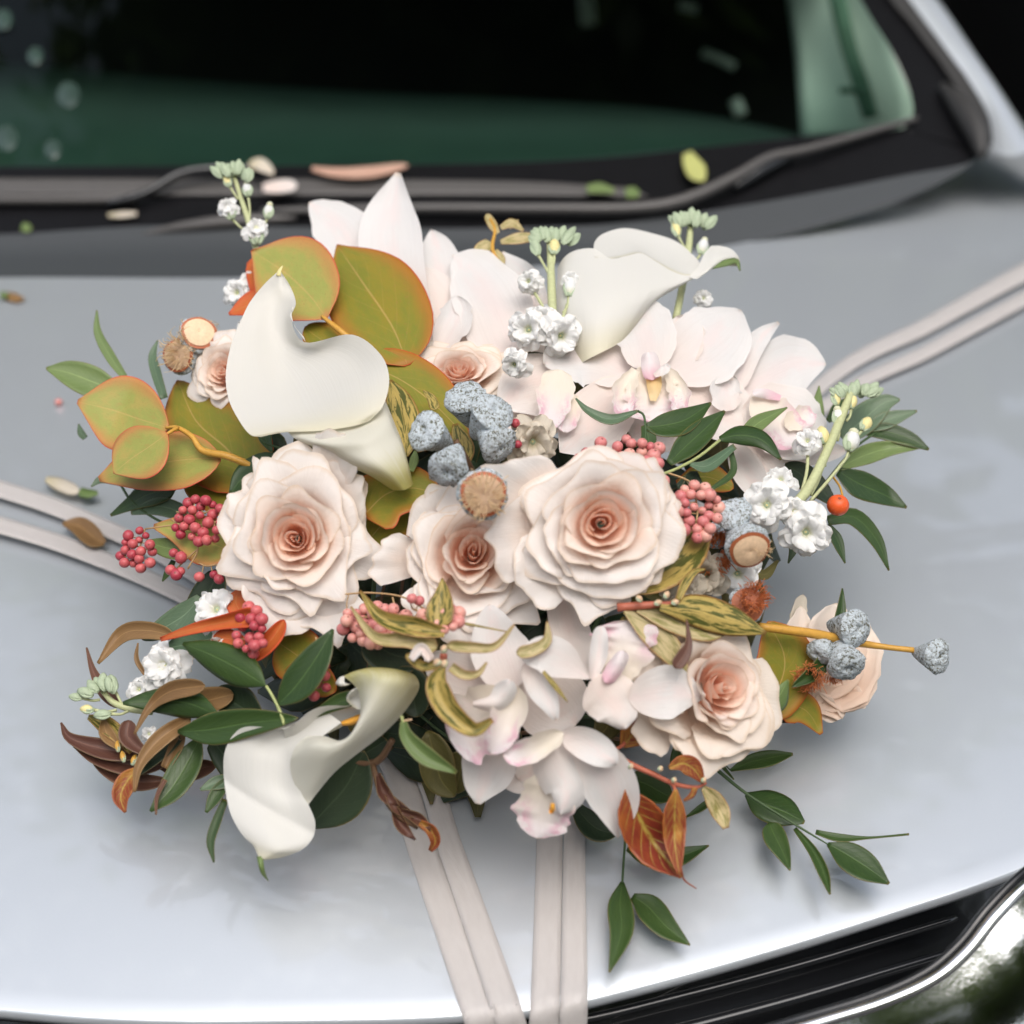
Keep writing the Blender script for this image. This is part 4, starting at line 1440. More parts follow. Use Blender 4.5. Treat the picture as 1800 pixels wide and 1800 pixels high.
# broad face (inside of the spathe) hanging to the tip
rows3 = [
    [(600, 1270, c - .012), (575, 1252, c - .018), (560, 1246, c - .016), (535, 1262, c - .010), (510, 1277, c - .004), (500, 1282, c - .002)],
    [(560, 1300, c - .006), (540, 1282, c - .016), (515, 1278, c - .014), (480, 1288, c - .006), (452, 1284, c - .000), (436, 1277, c + .003)],
    [(530, 1330, c - .006), (505, 1310, c - .014), (480, 1305, c - .012), (450, 1305, c - .004), (422, 1296, c + .001), (410, 1292, c + .003)],
    [(522, 1360, c - .006), (500, 1345, c - .010), (470, 1338, c - .006), (440, 1333, c + .000), (408, 1326, c + .003), (395, 1322, c + .004)],
    [(530, 1395, c - .004), (500, 1385, c - .006), (470, 1378, c - .001), (440, 1370, c + .003), (410, 1362, c + .004), (393, 1358, c + .003)],
    [(544, 1418, c + .000), (512, 1416, c - .000), (480, 1412, c + .004), (450, 1405, c + .006), (418, 1396, c + .005), (397, 1394, c + .003)],
    [(554, 1446, c + .002), (520, 1448, c + .003), (488, 1446, c + .006), (460, 1440, c + .008), (428, 1430, c + .006), (404, 1426, c + .003)],
    [(550, 1472, c + .001), (522, 1476, c + .004), (494, 1474, c + .007), (468, 1468, c + .008), (438, 1458, c + .006), (416, 1452, c + .002)],
    [(530, 1494, c - .001), (510, 1495, c + .003), (490, 1494, c + .006), (470, 1488, c + .006), (446, 1478, c + .004), (430, 1472, c + .001)],
    [(495, 1507, c - .003), (485, 1505, c), (475, 1503, c + .002), (464, 1500, c + .002), (453, 1494, c + .001), (446, 1488, c)],
    [(462, 1512, c - .003), (461, 1512, c - .002), (459, 1513, c - .002), (458, 1513, c - .002), (457, 1512, c - .002), (456, 1511, c - .003)]]
loft(T, 'spathe', [[(x, y, c + (d - c) * .6) for x, y, d in r] for r in rows3],
    M['calla'], nu=40, nv=64, thick=0)
# right wall and shoulder of the funnel (outside)
loft(T, 'tube', [
    [(540, 1418, c - .003), (528, 1402, c - .0035), (516, 1374, c - .0035), (510, 1350, c - .002), (512, 1330, c + .002), (522, 1308, c + .002), (540, 1294, c - .002)],
    [(556, 1396, c - .004), (552, 1380, c + .001), (548, 1352, c + .006), (546, 1328, c + .011), (548, 1310, c + .012), (556, 1298, c + .007), (570, 1294, c + .002)],
    [(590, 1356, c - .004), (588, 1342, c + .006), (584, 1328, c + .014), (582, 1316, c + .016), (584, 1308, c + .015), (590, 1303, c + .012), (598, 1302, c + .006)],
    [(632, 1322, c - .004), (626, 1314, c + .006), (620, 1306, c + .014), (616, 1298, c + .017), (614, 1294, c + .016), (616, 1291, c + .013), (620, 1290, c + .008)],
    [(676, 1288, c - .006), (668, 1276, c + .006), (658, 1264, c + .014), (648, 1254, c + .018), (640, 1248, c + .017), (634, 1254, c + .012), (632, 1262, c + .006)],
    [(712, 1250, c - .008), (700, 1238, c + .006), (684, 1226, c + .015), (668, 1216, c + .019), (654, 1210, c + .018), (640, 1214, c + .012), (632, 1222, c + .004)],
    [(736, 1212, c - .012), (724, 1204, c + .002), (706, 1196, c + .013), (684, 1190, c + .018), (660, 1188, c + .018), (636, 1192, c + .012), (622, 1204, c + .004)],
    [(732, 1190, c - .018), (720, 1184, c - .006), (700, 1179, c + .004), (676, 1176, c + .009), (650, 1176, c + .010), (626, 1181, c + .007), (606, 1190, c + .002)],
    [(716, 1180, c - .026), (706, 1178, c - .018), (690, 1175, c - .010), (668, 1173, c - .006), (646, 1174, c - .004), (622, 1180, c - .004), (604, 1188, c - .004)]],
    M['calla_tube'], nu=30, nv=50, thick=0)
# far wall of the mouth, seen inside
loft(T, 'inner_spathe', [
    [(500, 1280, c - .001), (515, 1276, c - .001), (530, 1262, c - .000), (545, 1250, c), (565, 1242, c - .001), (590, 1240, c - .004), (612, 1240, c - .007), (632, 1228, c - .010)],
    [(500, 1292, c - .006), (520, 1288, c - .008), (540, 1278, c - .010), (558, 1266, c - .012), (580, 1256, c - .014), (604, 1252, c - .016), (624, 1250, c - .018), (640, 1240, c - .020)],
    [(500, 1312, c - .016), (525, 1310, c - .018), (550, 1302, c - .020), (572, 1292, c - .022), (596, 1280, c - .024), (616, 1270, c - .026), (632, 1264, c - .026), (646, 1256, c - .026)]],
    M['calla'], nu=30, nv=14, thick=0)
loft(T, 'rolled_lip', [[(592, 1196, c + .004), (598, 1190, c + .008), (606, 1188, c + .006)], [(590, 1202, c + .004), (596, 1202, c + .010), (606, 1200, c + .008)], [(596, 1206, c + .002), (604, 1206, c + .008), (616, 1202, c + .006)]], M['calla'], nu=8, nv=8, thick=0)
blade(T, 'inner_fold', [(622, 1212, c + .004), (628, 1226, c - .004), (618, 1240, c - .006)], [14, 16, 16], M['calla'], cup=.6)
blade(T, 'tip', [(457, 1505, c), (459, 1520, c), (463, 1535, c - .004), (472, 1549, c - .012)], [6, 5, 4, .8], M['ruscus_pale'], nu=5, nv=10, cup=-.4)
blade(T, 'spadix', [(640, 1258, c - .012), (618, 1268, c - .012), (600, 1272, c - .012)], [6, 7, 4], M['anther'], cup=-1.2)

# ------------------------------------------------------------------ orchids
def orchid(label, loc, parts):
    T = sprig('orchid', label, 'orchid', loc, 'pale pink orchids')
    for nm, path, w, mat, kw in parts:
        blade(T, nm, path, w, M[mat], seed=int(path[0][0] + path[1][1]), thick=0, **dict(dict(wave=.22, nu=15, nv=22), **kw))
    return T


O_, OB, LP, CL = 'orchid', 'orchid_blush', 'orchid_lip', 'orchid_column'
orchid('white orchid with one tall pointed petal at the top left, behind the gold leaves', (720, 590, -.02), [
    ('sepal', [(712, 600), (692, 480), (686, 390), (700, 304)], [56, 56, 52, 5], O_, dict(d=-.005, cup=.45, roll=.1)),
    ('petal', [(690, 520), (625, 440), (590, 395), (543, 356)], [34, 46, 46, 12], O_, dict(d=-.022, cup=.25, ruf=.25)),
    ('petal', [(740, 560), (770, 480), (768, 440), (758, 403)], [30, 38, 32, 8], O_, dict(d=-.020, cup=.3)),
    ('sepal', [(800, 640), (790, 560), (760, 500), (745, 470)], [50, 52, 30, 8], OB, dict(d=-.016, cup=.3)),
])
orchid('white orchid with a broad flat petal between the gold leaves and the green bud stalk', (880, 620, -.02), [
    ('petal', [(900, 640), (870, 545), (830, 480), (795, 448)], [50, 66, 50, 12], O_, dict(d=-.008, cup=.25, ruf=.15)),
    ('petal', [(950, 560), (925, 490), (882, 444)], [22, 24, 4], O_, dict(d=-.016, cup=.3)),
    ('sepal', [(930, 600), (860, 600), (790, 590), (740, 585)], [36, 48, 40, 12], OB, dict(d=-.018, cup=.3)),
    ('petal', [(960, 620), (950, 560), (930, 520)], [30, 40, 20], O_, dict(d=-.018, cup=.2)),
    ('petal', [(770, 620), (800, 560), (805, 520)], [18, 30, 14], O_, dict(d=-.004, cup=.8, ruf=.3)),
])
orchid('largest open orchid facing us with a pink freckled lip, right of the top middle', (1145, 650, .01), [
    ('sepal', [(1145, 650), (1135, 585), (1112, 533)], [34, 54, 34], O_, dict(d=.012, cup=.35, ruf=.15)),
    ('petal', [(1120, 660), (1050, 620), (1000, 620), (955, 640)], [30, 60, 56, 14], O_, dict(d=.006, cup=.2, ruf=.15)),
    ('petal', [(1165, 655), (1225, 620), (1270, 585), (1303, 545)], [30, 66, 62, 18], O_, dict(d=.008, cup=.25, ruf=.12)),
    ('sepal', [(1175, 660), (1240, 700), (1290, 735), (1345, 770)], [30, 56, 48, 8], OB, dict(d=.004, cup=.2)),
    ('sepal', [(1110, 670), (1060, 725), (1020, 762), (984, 795)], [34, 56, 50, 8], OB, dict(d=.006, cup=.2)),
    ('sepal', [(1150, 700), (1140, 745), (1110, 770)], [60, 66, 20], OB, dict(d=.000, cup=.2)),
    ('lip', [(1145, 640), (1146, 680), (1150, 715), (1152, 742)], [24, 44, 50, 30], LP, dict(d=.026, cup=.5, ruf=.5, nu=21, nv=30)),
    ('lip', [(1118, 650), (1100, 680), (1098, 712), (1108, 730)], [8, 20, 20, 8], LP, dict(d=.032, cup=.9, ruf=.5)),
    ('lip', [(1172, 650), (1190, 680), (1194, 706), (1184, 724)], [8, 18, 18, 8], LP, dict(d=.032, cup=.9, ruf=.5)),
    ('column_hood', [(1150, 660), (1168, 650), (1176, 640)], [4, 8, 4], O_, dict(d=.040, cup=.4)),
    ('petal', [(1080, 640), (1060, 590), (1050, 560)], [24, 36, 20], O_, dict(d=.000, cup=.7, ruf=.4)),
    ('petal', [(1200, 640), (1205, 590), (1190, 555)], [22, 34, 16], OB, dict(d=.002, cup=.7, ruf=.3)),
    ('column', [(1147, 668), (1144, 645), (1140, 618)], [13, 17, 13], CL, dict(d=.038, cup=-.9)),
    ('crest', [(1148, 652), (1150, 680), (1148, 705)], [13, 13, 5], 'anther_soft', dict(d=.034, cup=-.6)),
])
orchid('orchid seen edge on with a pink stained lip, left of the largest open orchid', (955, 700, .01), [
    ('petal', [(1000, 670), (930, 680), (875, 712)], [40, 56, 14], OB, dict(d=-.004, cup=.2)),
    ('sepal', [(985, 700), (930, 730), (890, 762)], [44, 52, 14], OB, dict(d=-.012, cup=.2)),
    ('lip', [(985, 650), (975, 700), (968, 755)], [26, 32, 14], LP, dict(d=.018, cup=.4, ruf=.3)),
    ('lip', [(1002, 690), (1000, 730), (990, 760)], [16, 20, 10], LP, dict(d=.014, cup=.4, ruf=.3)),
])
orchid('orchid at the right edge with one thin raised petal and a pink lip', (1350, 720, .0), [
    ('sepal', [(1292, 690), (1318, 620), (1340, 590), (1369, 567)], [16, 20, 16, 3], O_, dict(d=.004, cup=.5)),
    ('petal', [(1300, 690), (1350, 662), (1400, 640), (1452, 640)], [26, 50, 52, 14], O_, dict(d=-.004, cup=.3, ruf=.15)),
    ('petal', [(1305, 720), (1370, 735), (1420, 765), (1450, 780)], [36, 64, 50, 20], O_, dict(d=.004, cup=.25, ruf=.2)),
    ('lip', [(1320, 700), (1370, 740), (1400, 785)], [18, 36, 26], LP, dict(d=.014, cup=.5, ruf=.35)),
    ('column', [(1372, 700), (1345, 692), (1322, 690)], [5, 9, 6], CL, dict(d=.022, cup=-.6)),
    ('sepal', [(1350, 790), (1420, 795), (1488, 792)], [18, 24, 10], OB, dict(d=-.008, cup=.3)),
    ('petal', [(1290, 720), (1275, 690), (1290, 660)], [16, 28, 14], O_, dict(d=.008, cup=.6, ruf=.4)),
    ('lip', [(1380, 750), (1410, 735), (1432, 745)], [12, 22, 12], LP, dict(d=.016, cup=.6, ruf=.5)),
    ('petal', [(1285, 775), (1310, 820), (1338, 868)], [10, 28, 22], OB, dict(d=.012, cup=.3)),
    ('petal', [(1300, 770), (1340, 810), (1375, 855)], [20, 30, 20], OB, dict(d=.000, cup=.3)),
])
orchid('orchid with a hooded white column, low in the middle beside the curled yellow leaf', (885, 1205, .03), [
    ('sepal', [(905, 1210), (880, 1150), (868, 1110), (860, 1062)], [38, 52, 40, 14], O_, dict(d=.032, cup=.2, roll=.15)),
    ('sepal', [(860, 1200), (905, 1150), (900, 1110)], [30, 30, 12], O_, dict(d=.026, cup=.2)),
    ('petal', [(900, 1200), (955, 1225), (990, 1250), (1012, 1275)], [34, 66, 60, 24], OB, dict(d=.016, cup=.15)),
    ('petal', [(880, 1205), (810, 1185), (775, 1170), (745, 1150)], [26, 42, 34, 6], OB, dict(d=.014, cup=.15)),
    ('petal', [(922, 1165), (945, 1205), (965, 1235), (978, 1266)], [12, 22, 18, 5], O_, dict(d=.048, cup=.6)),
    ('petal', [(1036, 1192), (985, 1160), (950, 1150), (916, 1158)], [3, 34, 32, 12], O_, dict(d=.052, cup=.15)),
    ('column', [(832, 1238), (868, 1236), (888, 1215), (898, 1195)], [5, 16, 20, 12], O_, dict(d=.058, cup=-.9)),
    ('lip', [(900, 1215), (860, 1255), (820, 1285), (790, 1300)], [26, 58, 60, 34], LP, dict(d=.040, cup=.4, ruf=.4)),
    ('lip', [(890, 1200), (898, 1240), (880, 1290), (862, 1325)], [16, 30, 28, 16], LP, dict(d=.050, cup=.6, ruf=.25)),
    ('sepal', [(868, 1300), (858, 1350), (846, 1385), (840, 1413)], [46, 48, 32, 5], O_, dict(d=.028, cup=.25)),
    ('sepal', [(930, 1325), (905, 1355), (880, 1380)], [50, 54, 20], OB, dict(d=.016, cup=.2)),
])
orchid('orchid with its lip fanned upward, right of the hooded one', (1075, 1200, .03), [
    ('sepal', [(985, 1045), (1000, 1100), (1015, 1150), (1030, 1195)], [28, 34, 32, 14], OB, dict(d=.012, cup=.1)),
    ('lip', [(1078, 1210), (1092, 1160), (1100, 1120), (1100, 1090)], [24, 44, 56, 42], LP, dict(d=.042, cup=.4, ruf=.55, roll=.2, nu=21, nv=30)),
    ('lip', [(1042, 1195), (1052, 1150), (1056, 1100)], [7, 16, 12], O_, dict(d=.050, cup=.6)),
    ('column', [(1064, 1200), (1082, 1172), (1100, 1145)], [11, 15, 11], CL, dict(d=.056, cup=-.9)),
    ('petal', [(1105, 1228), (1150, 1220), (1190, 1216), (1240, 1224)], [20, 44, 44, 3], O_, dict(d=.050, cup=.15)),
    ('sepal', [(1040, 1195), (1070, 1225), (1090, 1255), (1098, 1282)], [34, 48, 34, 12], OB, dict(d=.052, cup=-.25, ruf=.15)),
    ('sepal', [(1150, 1190), (1170, 1155), (1195, 1130)], [34, 36, 14], OB, dict(d=.026, cup=.1)),
])
orchid('lowest orchid, its freckled lip open above the ribbons', (985, 1310, .02), [
    ('petal', [(990, 1288), (950, 1310), (915, 1325), (884, 1328)], [14, 22, 22, 12], LP, dict(d=.052, cup=.5, ruf=.2)),
    ('petal', [(985, 1290), (1025, 1305), (1060, 1325), (1085, 1345)], [14, 28, 26, 10], O_, dict(d=.048, cup=.3)),
    ('sepal', [(1000, 1305), (1055, 1350), (1082, 1410), (1086, 1473)], [20, 46, 44, 8], O_, dict(d=.038, cup=.3, roll=-.1)),
    ('sepal', [(1000, 1310), (950, 1345), (910, 1370)], [30, 42, 24], OB, dict(d=.018, cup=.2)),
    ('lip', [(972, 1355), (962, 1400), (952, 1440), (944, 1474)], [28, 46, 50, 22], LP, dict(d=.036, cup=.4, ruf=.4)),
    ('column', [(955, 1308), (975, 1350), (998, 1390), (985, 1432)], [24, 38, 36, 10], O_, dict(d=.046, cup=-.55)),
    ('anther', [(972, 1412), (970, 1424), (968, 1430)], [4, 5, 3], 'anther', dict(d=.056, cup=-.8)),
])
# ------------------------------------------------------------------ eucalyptus with large round leaves
def L(T, path, w, mat, d=0.0, name='leaf', label=None, **k):
    k.setdefault('nu', 9)
    k.setdefault('nv', 16)
    k.setdefault('seed', int(path[0][0] * 3 + path[-1][1]))
    return blade(T, name, path, w, M[mat], d=d, label=label, **k)


EG = 'gold and red rimmed eucalyptus branches'
T = sprig('eucalyptus_branch', 'eucalyptus branch with two big gold leaves behind the upright calla', 'eucalyptus', (640, 700, -.01), EG)
L(T, [(574, 560), (545, 520), (500, 478), (442, 440)], [10, 66, 76, 8], 'euc', .028, cup=.2, nu=15, nv=22, wave=.12)
L(T, [(716, 642), (690, 575), (640, 500), (592, 430)], [30, 78, 78, 10], 'euc_olive', .012, cup=.15, nu=15, nv=22, wave=.12)
L(T, [(610, 620), (570, 600), (535, 575)], [8, 34, 14], 'euc_olive', .016, cup=.3)
L(T, [(560, 520), (490, 490), (434, 462)], [30, 60, 18], 'euc_red', .012, cup=.2)
L(T, [(480, 530), (440, 535), (402, 552)], [34, 22, 2], 'euc_red', .018, cup=.4)
stem(T, 'stem', [(566, 556, .030), (586, 572, .030), (610, 592, .026), (660, 640, .0)], [3, 5, 6, 7], M['stem_gold'])

T = sprig('eucalyptus_branch', 'eucalyptus branch of red rimmed leaves reaching out at the far left', 'eucalyptus', (440, 815, .02), EG)
L(T, [(296, 752), (250, 738), (196, 720), (136, 706)], [14, 58, 62, 4], 'euc', .030, cup=.2, nu=15, nv=22, wave=.1)
L(T, [(294, 762), (262, 785), (228, 808), (199, 832)], [12, 44, 42, 6], 'euc', .048, cup=.2, nu=13, nv=18)
L(T, [(388, 806), (320, 808), (240, 822), (174, 842)], [20, 50, 40, 5], 'euc', .022, cup=.2, nu=13, nv=22, wave=.1)
L(T, [(448, 850), (400, 790), (345, 740), (312, 668)], [50, 82, 62, 16], 'euc_olive', -.004, cup=.15, nu=15, nv=22, wave=.1)
L(T, [(450, 850), (400, 865), (350, 855), (320, 845)], [30, 44, 30, 8], 'euc_olive', -.008, cup=.2)
stem(T, 'stem', [(292, 752, .034), (312, 752, .036), (338, 768, .034), (356, 792, .030), (400, 802, .026), (450, 822, .014)], [3, 4, 5, 6, 7, 7], M['stem_gold'])
stem(T, 'petiole', [(312, 752, .038), (302, 758, .044), (292, 764, .047)], [4, 3, 3], M['stem_gold'])

T = sprig('eucalyptus_branch', 'eucalyptus branch running behind the blue grey gum nuts', 'eucalyptus', (760, 860, .0), EG)
L(T, [(640, 640), (705, 668), (765, 712), (826, 775)], [34, 52, 48, 8], 'euc_olive', .010, cup=.25, nu=13, nv=22)
L(T, [(640, 905), (680, 868), (730, 858), (782, 876)], [60, 46, 38, 5], 'euc_olive', .030, cup=.25, nu=13, nv=20, wave=.1)
L(T, [(640, 960), (675, 920), (720, 900), (760, 900)], [30, 44, 36, 8], 'euc_olive', .012, cup=.2)
L(T, [(700, 640), (740, 665), (790, 690), (840, 735)], [8, 16, 15, 4], 'ruscus_grey', .004, cup=.3)
stem(T, 'stem', [(650, 1010, .01), (700, 1000, .01), (740, 960, .0)], [6, 7, 6], M['stem_gold'])

T = sprig('eucalyptus_branch', 'small green and orange eucalyptus leaves among the dark berries at the left', 'eucalyptus', (400, 960, .0), EG)
L(T, [(402, 968), (360, 950), (315, 932), (270, 925)], [30, 44, 26, 4], 'euc', .016, cup=.25, nu=11, nv=18)
L(T, [(330, 970), (290, 962), (256, 952)], [16, 17, 4], 'ruscus_pale', .008, cup=.3)

T = sprig('eucalyptus_branch', 'twisted orange red eucalyptus leaves cupping berries under the left rose', 'eucalyptus', (470, 1150, .01), EG)
L(T, [(455, 1082), (400, 1092), (340, 1105), (282, 1124)], [20, 13, 9, 3], 'euc_red', .040, cup=.9, nu=9, nv=22, wave=.3)
L(T, [(432, 1090), (415, 1060), (420, 1035)], [14, 18, 3], 'euc_red', .030, cup=.3)
L(T, [(368, 1132), (395, 1122), (432, 1130)], [2, 17, 10], 'euc_red', .036, cup=.3)
L(T, [(412, 1160), (450, 1150), (480, 1120), (500, 1090)], [4, 12, 15, 8], 'euc_red', .030, cup=.8, fold=.3)
L(T, [(560, 1180), (520, 1150), (490, 1130)], [30, 50, 30], 'euc_olive', .006, cup=.3)
L(T, [(590, 1215), (545, 1190), (500, 1180)], [14, 34, 12], 'euc_olive', .012, cup=.3)

T = sprig('eucalyptus_branch', 'large shaded olive eucalyptus leaf behind the peach rose at the right', 'eucalyptus', (1340, 1240, .0), EG)
L(T, [(1338, 1262), (1372, 1200), (1378, 1150), (1350, 1092)], [36, 52, 52, 16], 'euc_olive', .010, cup=.2, nu=13, nv=20)
L(T, [(1380, 1236), (1418, 1250), (1444, 1290)], [34, 26, 3], 'euc_olive', .008, cup=.3)
L(T, [(1190, 850), (1240, 838), (1290, 858)], [6, 26, 10], 'euc_olive', .012, cup=.3)

# ------------------------------------------------------------------ green sprays (italian ruscus)
RG = 'sprays of green ruscus leaves'


def ruscus(label, loc, leaves, stems=(), mapf=None, d=0.0, mat='ruscus', group=RG):
    T = sprig('ruscus_spray', label, 'ruscus', loc, group)
    for lf in leaves:
        path, w = lf[0], lf[1]
        kw = dict(lf[2]) if len(lf) > 2 else {}
        m = kw.pop('mat', mat)
        dd = kw.pop('d', 0.0) + d
        kw.setdefault('cup', .35)
        if mapf:
            kw['mapf'] = mapf
        L(T, path, w, m, dd, **kw)
    for st in stems:
        stem(T, 'stem', st[0], st[1], M[st[2] if len(st) > 2 else 'stem_dark'], d=d, mapf=mapf)
    return T


ruscus('pale ruscus spray of three narrow leaves at the top left', (300, 760, .0), [
    ([(212, 690), (165, 672), (120, 655), (81, 647)], [10, 27, 22, 2], dict(mat='ruscus_pale', cup=.4)),
    ([(226, 672), (196, 630), (172, 585), (170, 545)], [4, 9, 7, 1], dict(mat='ruscus_pale')),
    ([(288, 700), (274, 655), (268, 625), (277, 598)], [7, 9, 7, 1], dict(mat='ruscus_grey')),
], [([(226, 670), (240, 700), (300, 760)], 2.5)], d=.012)
ruscus('dark ruscus spray hanging below the red rimmed leaves at the far left', (330, 900, .0), [
    ([(308, 858), (262, 868), (228, 886), (194, 906)], [16, 22, 12, 2]),
    ([(330, 905), (280, 890), (230, 902)], [14, 16, 3], dict(mat='ruscus_grey')),
    ([(215, 850), (180, 842), (160, 855)], [5, 7, 1], dict(mat='ruscus_grey')),
    ([(150, 770), (142, 760), (138, 745)], [5, 6, 1], dict(mat='ruscus_grey')),
], [([(212, 852), (235, 885), (285, 918), (330, 925)], 2.5)], d=-.012)
ruscus('broad blue green leaf tucked over the top left of the left rose', (520, 830, .0), [
    ([(514, 822), (470, 822), (430, 838), (404, 868)], [12, 28, 22, 3]),
    ([(470, 740), (465, 765), (478, 795)], [3, 12, 2]),
    ([(600, 760), (560, 790), (520, 760)], [18, 34, 16], dict(mat='olive_deep')),
], [([(455, 768), (470, 780), (530, 800)], 2)], d=.018, mat='ruscus')
ruscus('pair of broad dark ruscus leaves meeting like wings above the lower calla', (500, 1270, .0), [
    ([(321, 1131), (370, 1150), (425, 1178), (468, 1206)], [3, 26, 32, 6], dict(cup=-.3)),
    ([(585, 1106), (560, 1150), (525, 1200), (488, 1240)], [2, 24, 30, 8], dict(cup=.3)),
    ([(312, 1286), (370, 1282), (440, 1270), (524, 1262)], [3, 28, 24, 6], dict(cup=.3)),
    ([(216, 1236), (270, 1232), (330, 1236), (386, 1258)], [3, 20, 27, 6], dict(cup=-.3)),
    ([(460, 1262), (420, 1240), (380, 1210)], [10, 34, 14], dict(mat='deep_leaf', d=-.02)),
    ([(640, 1225), (600, 1232), (545, 1260)], [10, 14, 4], dict(d=-.01)),
], [([(468, 1206), (478, 1222), (492, 1250), (500, 1275)], 2.6, 'stem_green')], d=.040)
ruscus('ruscus leaves hanging down between the maroon leaves and the lower calla', (390, 1330, .0), [
    ([(264, 1426), (300, 1388), (330, 1340), (352, 1294)], [2, 22, 25, 6], dict(cup=.3)),
    ([(222, 1375), (262, 1342), (300, 1310), (322, 1290)], [2, 9, 10, 5], dict(mat='deep_leaf')),
    ([(376, 1516), (370, 1480), (380, 1445), (396, 1405)], [1, 7, 8, 5]),
    ([(362, 1428), (378, 1400), (398, 1370)], [2, 12, 8]),
    ([(352, 1388), (380, 1376), (410, 1372)], [2, 12, 10], dict(mat='ruscus_grey')),
    ([(372, 1300), (395, 1330), (410, 1372)], [16, 24, 14], dict(mat='deep_leaf', d=-.01)),
], [([(420, 1350), (440, 1330), (480, 1300)], 2.5)], d=.022)
ruscus('large dark leaf lying flat behind the lower calla', (650, 1330, .0), [
    ([(540, 1456), (575, 1420), (610, 1380), (640, 1320)], [4, 42, 46, 14], dict(mat='deep_leaf')),
    ([(560, 1400), (620, 1340), (680, 1300)], [10, 34, 16], dict(mat='deep_leaf', d=-.01)),
    ([(690, 1180), (720, 1210), (735, 1260)], [16, 36, 16], dict(mat='deep_leaf', d=.01)),
    ([(640, 1120), (690, 1150), (740, 1160)], [24, 40, 16], dict(mat='deep_leaf', d=.01)),
], d=.004)
ruscus('single bright green curved leaf left of the hooded orchid', (702, 1262, .02), [
    ([(709, 1268), (716, 1296), (750, 1330), (803, 1358)], [5, 12, 16, 3], dict(mat='ruscus_pale', cup=.5)),
], [([(706, 1258), (707, 1264), (709, 1270)], 2.5, 'stem_green'), ([(709, 1268), (716, 1266), (724, 1265)], 1.5, 'bud_tan')], d=.048)
ruscus('ruscus spray with four leaves draped across the front of the largest open orchid', (1140, 840, .02), [
    ([(1012, 700), (1035, 722), (1075, 737), (1121, 722)], [1, 6, 9, 2], dict(mat='ruscus_grey', cup=.6)),
    ([(1137, 750), (1165, 748), (1205, 738), (1250, 708)], [6, 20, 22, 2]),
    ([(1176, 814), (1205, 785), (1238, 755), (1274, 722)], [6, 21, 20, 2]),
    ([(1265, 772), (1300, 765), (1340, 774), (1373, 808)], [5, 17, 15, 2], dict(cup=-.5)),
    ([(1308, 768), (1335, 742), (1384, 716)], [12, 14, 1], dict(mat='ruscus_pale', d=-.006)),
    ([(1213, 816), (1245, 818), (1292, 784)], [3, 11, 5], dict(mat='ruscus_grey')),
    ([(1133, 796), (1140, 770), (1130, 748)], [6, 14, 3]),
    ([(1190, 855), (1220, 845), (1195, 870)], [4, 18, 3], dict(mat='deep_leaf', d=-.01)),
    ([(1285, 790), (1288, 830), (1250, 860)], [4, 6, 3], dict(d=-.004)),
], [([(1121, 722), (1133, 735), (1134, 790), (1130, 830)], 2), ([(1265, 774), (1225, 805), (1180, 828), (1140, 840)], 2.6, 'stem_green'), ([(1170, 830), (1215, 848), (1270, 892)], 1.8, 'twig_tan')], d=.044)
ruscus('ruscus spray fanning out at the right edge around the green bud stalk', (1420, 880, .0), [
    ([(1442, 745), (1438, 715), (1440, 678)], [8, 10, 1], dict(mat='ruscus_pale')),
    ([(1480, 770), (1520, 735), (1555, 708), (1582, 702)], [18, 26, 16, 2], dict(mat='ruscus_grey')),
    ([(1528, 752), (1560, 738), (1612, 722)], [8, 15, 2], dict(mat='ruscus_grey')),
    ([(1512, 760), (1555, 758), (1600, 772), (1633, 790)], [3, 15, 13, 2]),
    ([(1476, 822), (1520, 800), (1565, 788), (1615, 787)], [5, 17, 13, 2], dict(mat='ruscus_pale', cup=.5)),
    ([(1474, 828), (1510, 850), (1555, 870), (1594, 892)], [8, 24, 18, 2]),
    ([(1472, 892), (1440, 858), (1410, 835), (1380, 815)], [3, 18, 22, 10], dict(mat='deep_leaf', d=.004)),
    ([(1455, 915), (1500, 908), (1540, 948), (1563, 1003)], [8, 15, 12, 1]),
    ([(1456, 922), (1472, 950), (1486, 990)], [4, 10, 1]),
    ([(1455, 740), (1475, 720), (1490, 700)], [4, 14, 3], dict(d=-.01)),
    ([(1380, 930), (1395, 960), (1386, 990)], [3, 8, 1]),
], [([(1540, 760), (1500, 790), (1450, 850), (1400, 920)], 2.5)], d=-.002)
ruscus('long twisted green leaf crossing the gum nuts at the right', (1392, 1212, .0), [
    ([(1481, 1034), (1478, 1080), (1462, 1130), (1440, 1175), (1392, 1208)], [.8, 9, 6, 14, 6], dict(cup=.6)),
    ([(1338, 1222), (1362, 1232), (1386, 1195)], [2, 22, 2], dict(mat='ruscus_pale', cup=-.3)),
    ([(1312, 1262), (1345, 1250), (1375, 1256), (1399, 1270)], [10, 18, 16, 2], dict(mat='deep_leaf', d=-.02)),
    ([(1322, 1000), (1345, 1010), (1368, 985)], [3, 9, 2], dict(mat='olive_deep', d=-.02)),
], d=.024)


def H2(x, y, d):
    return Hp(x, y, d)


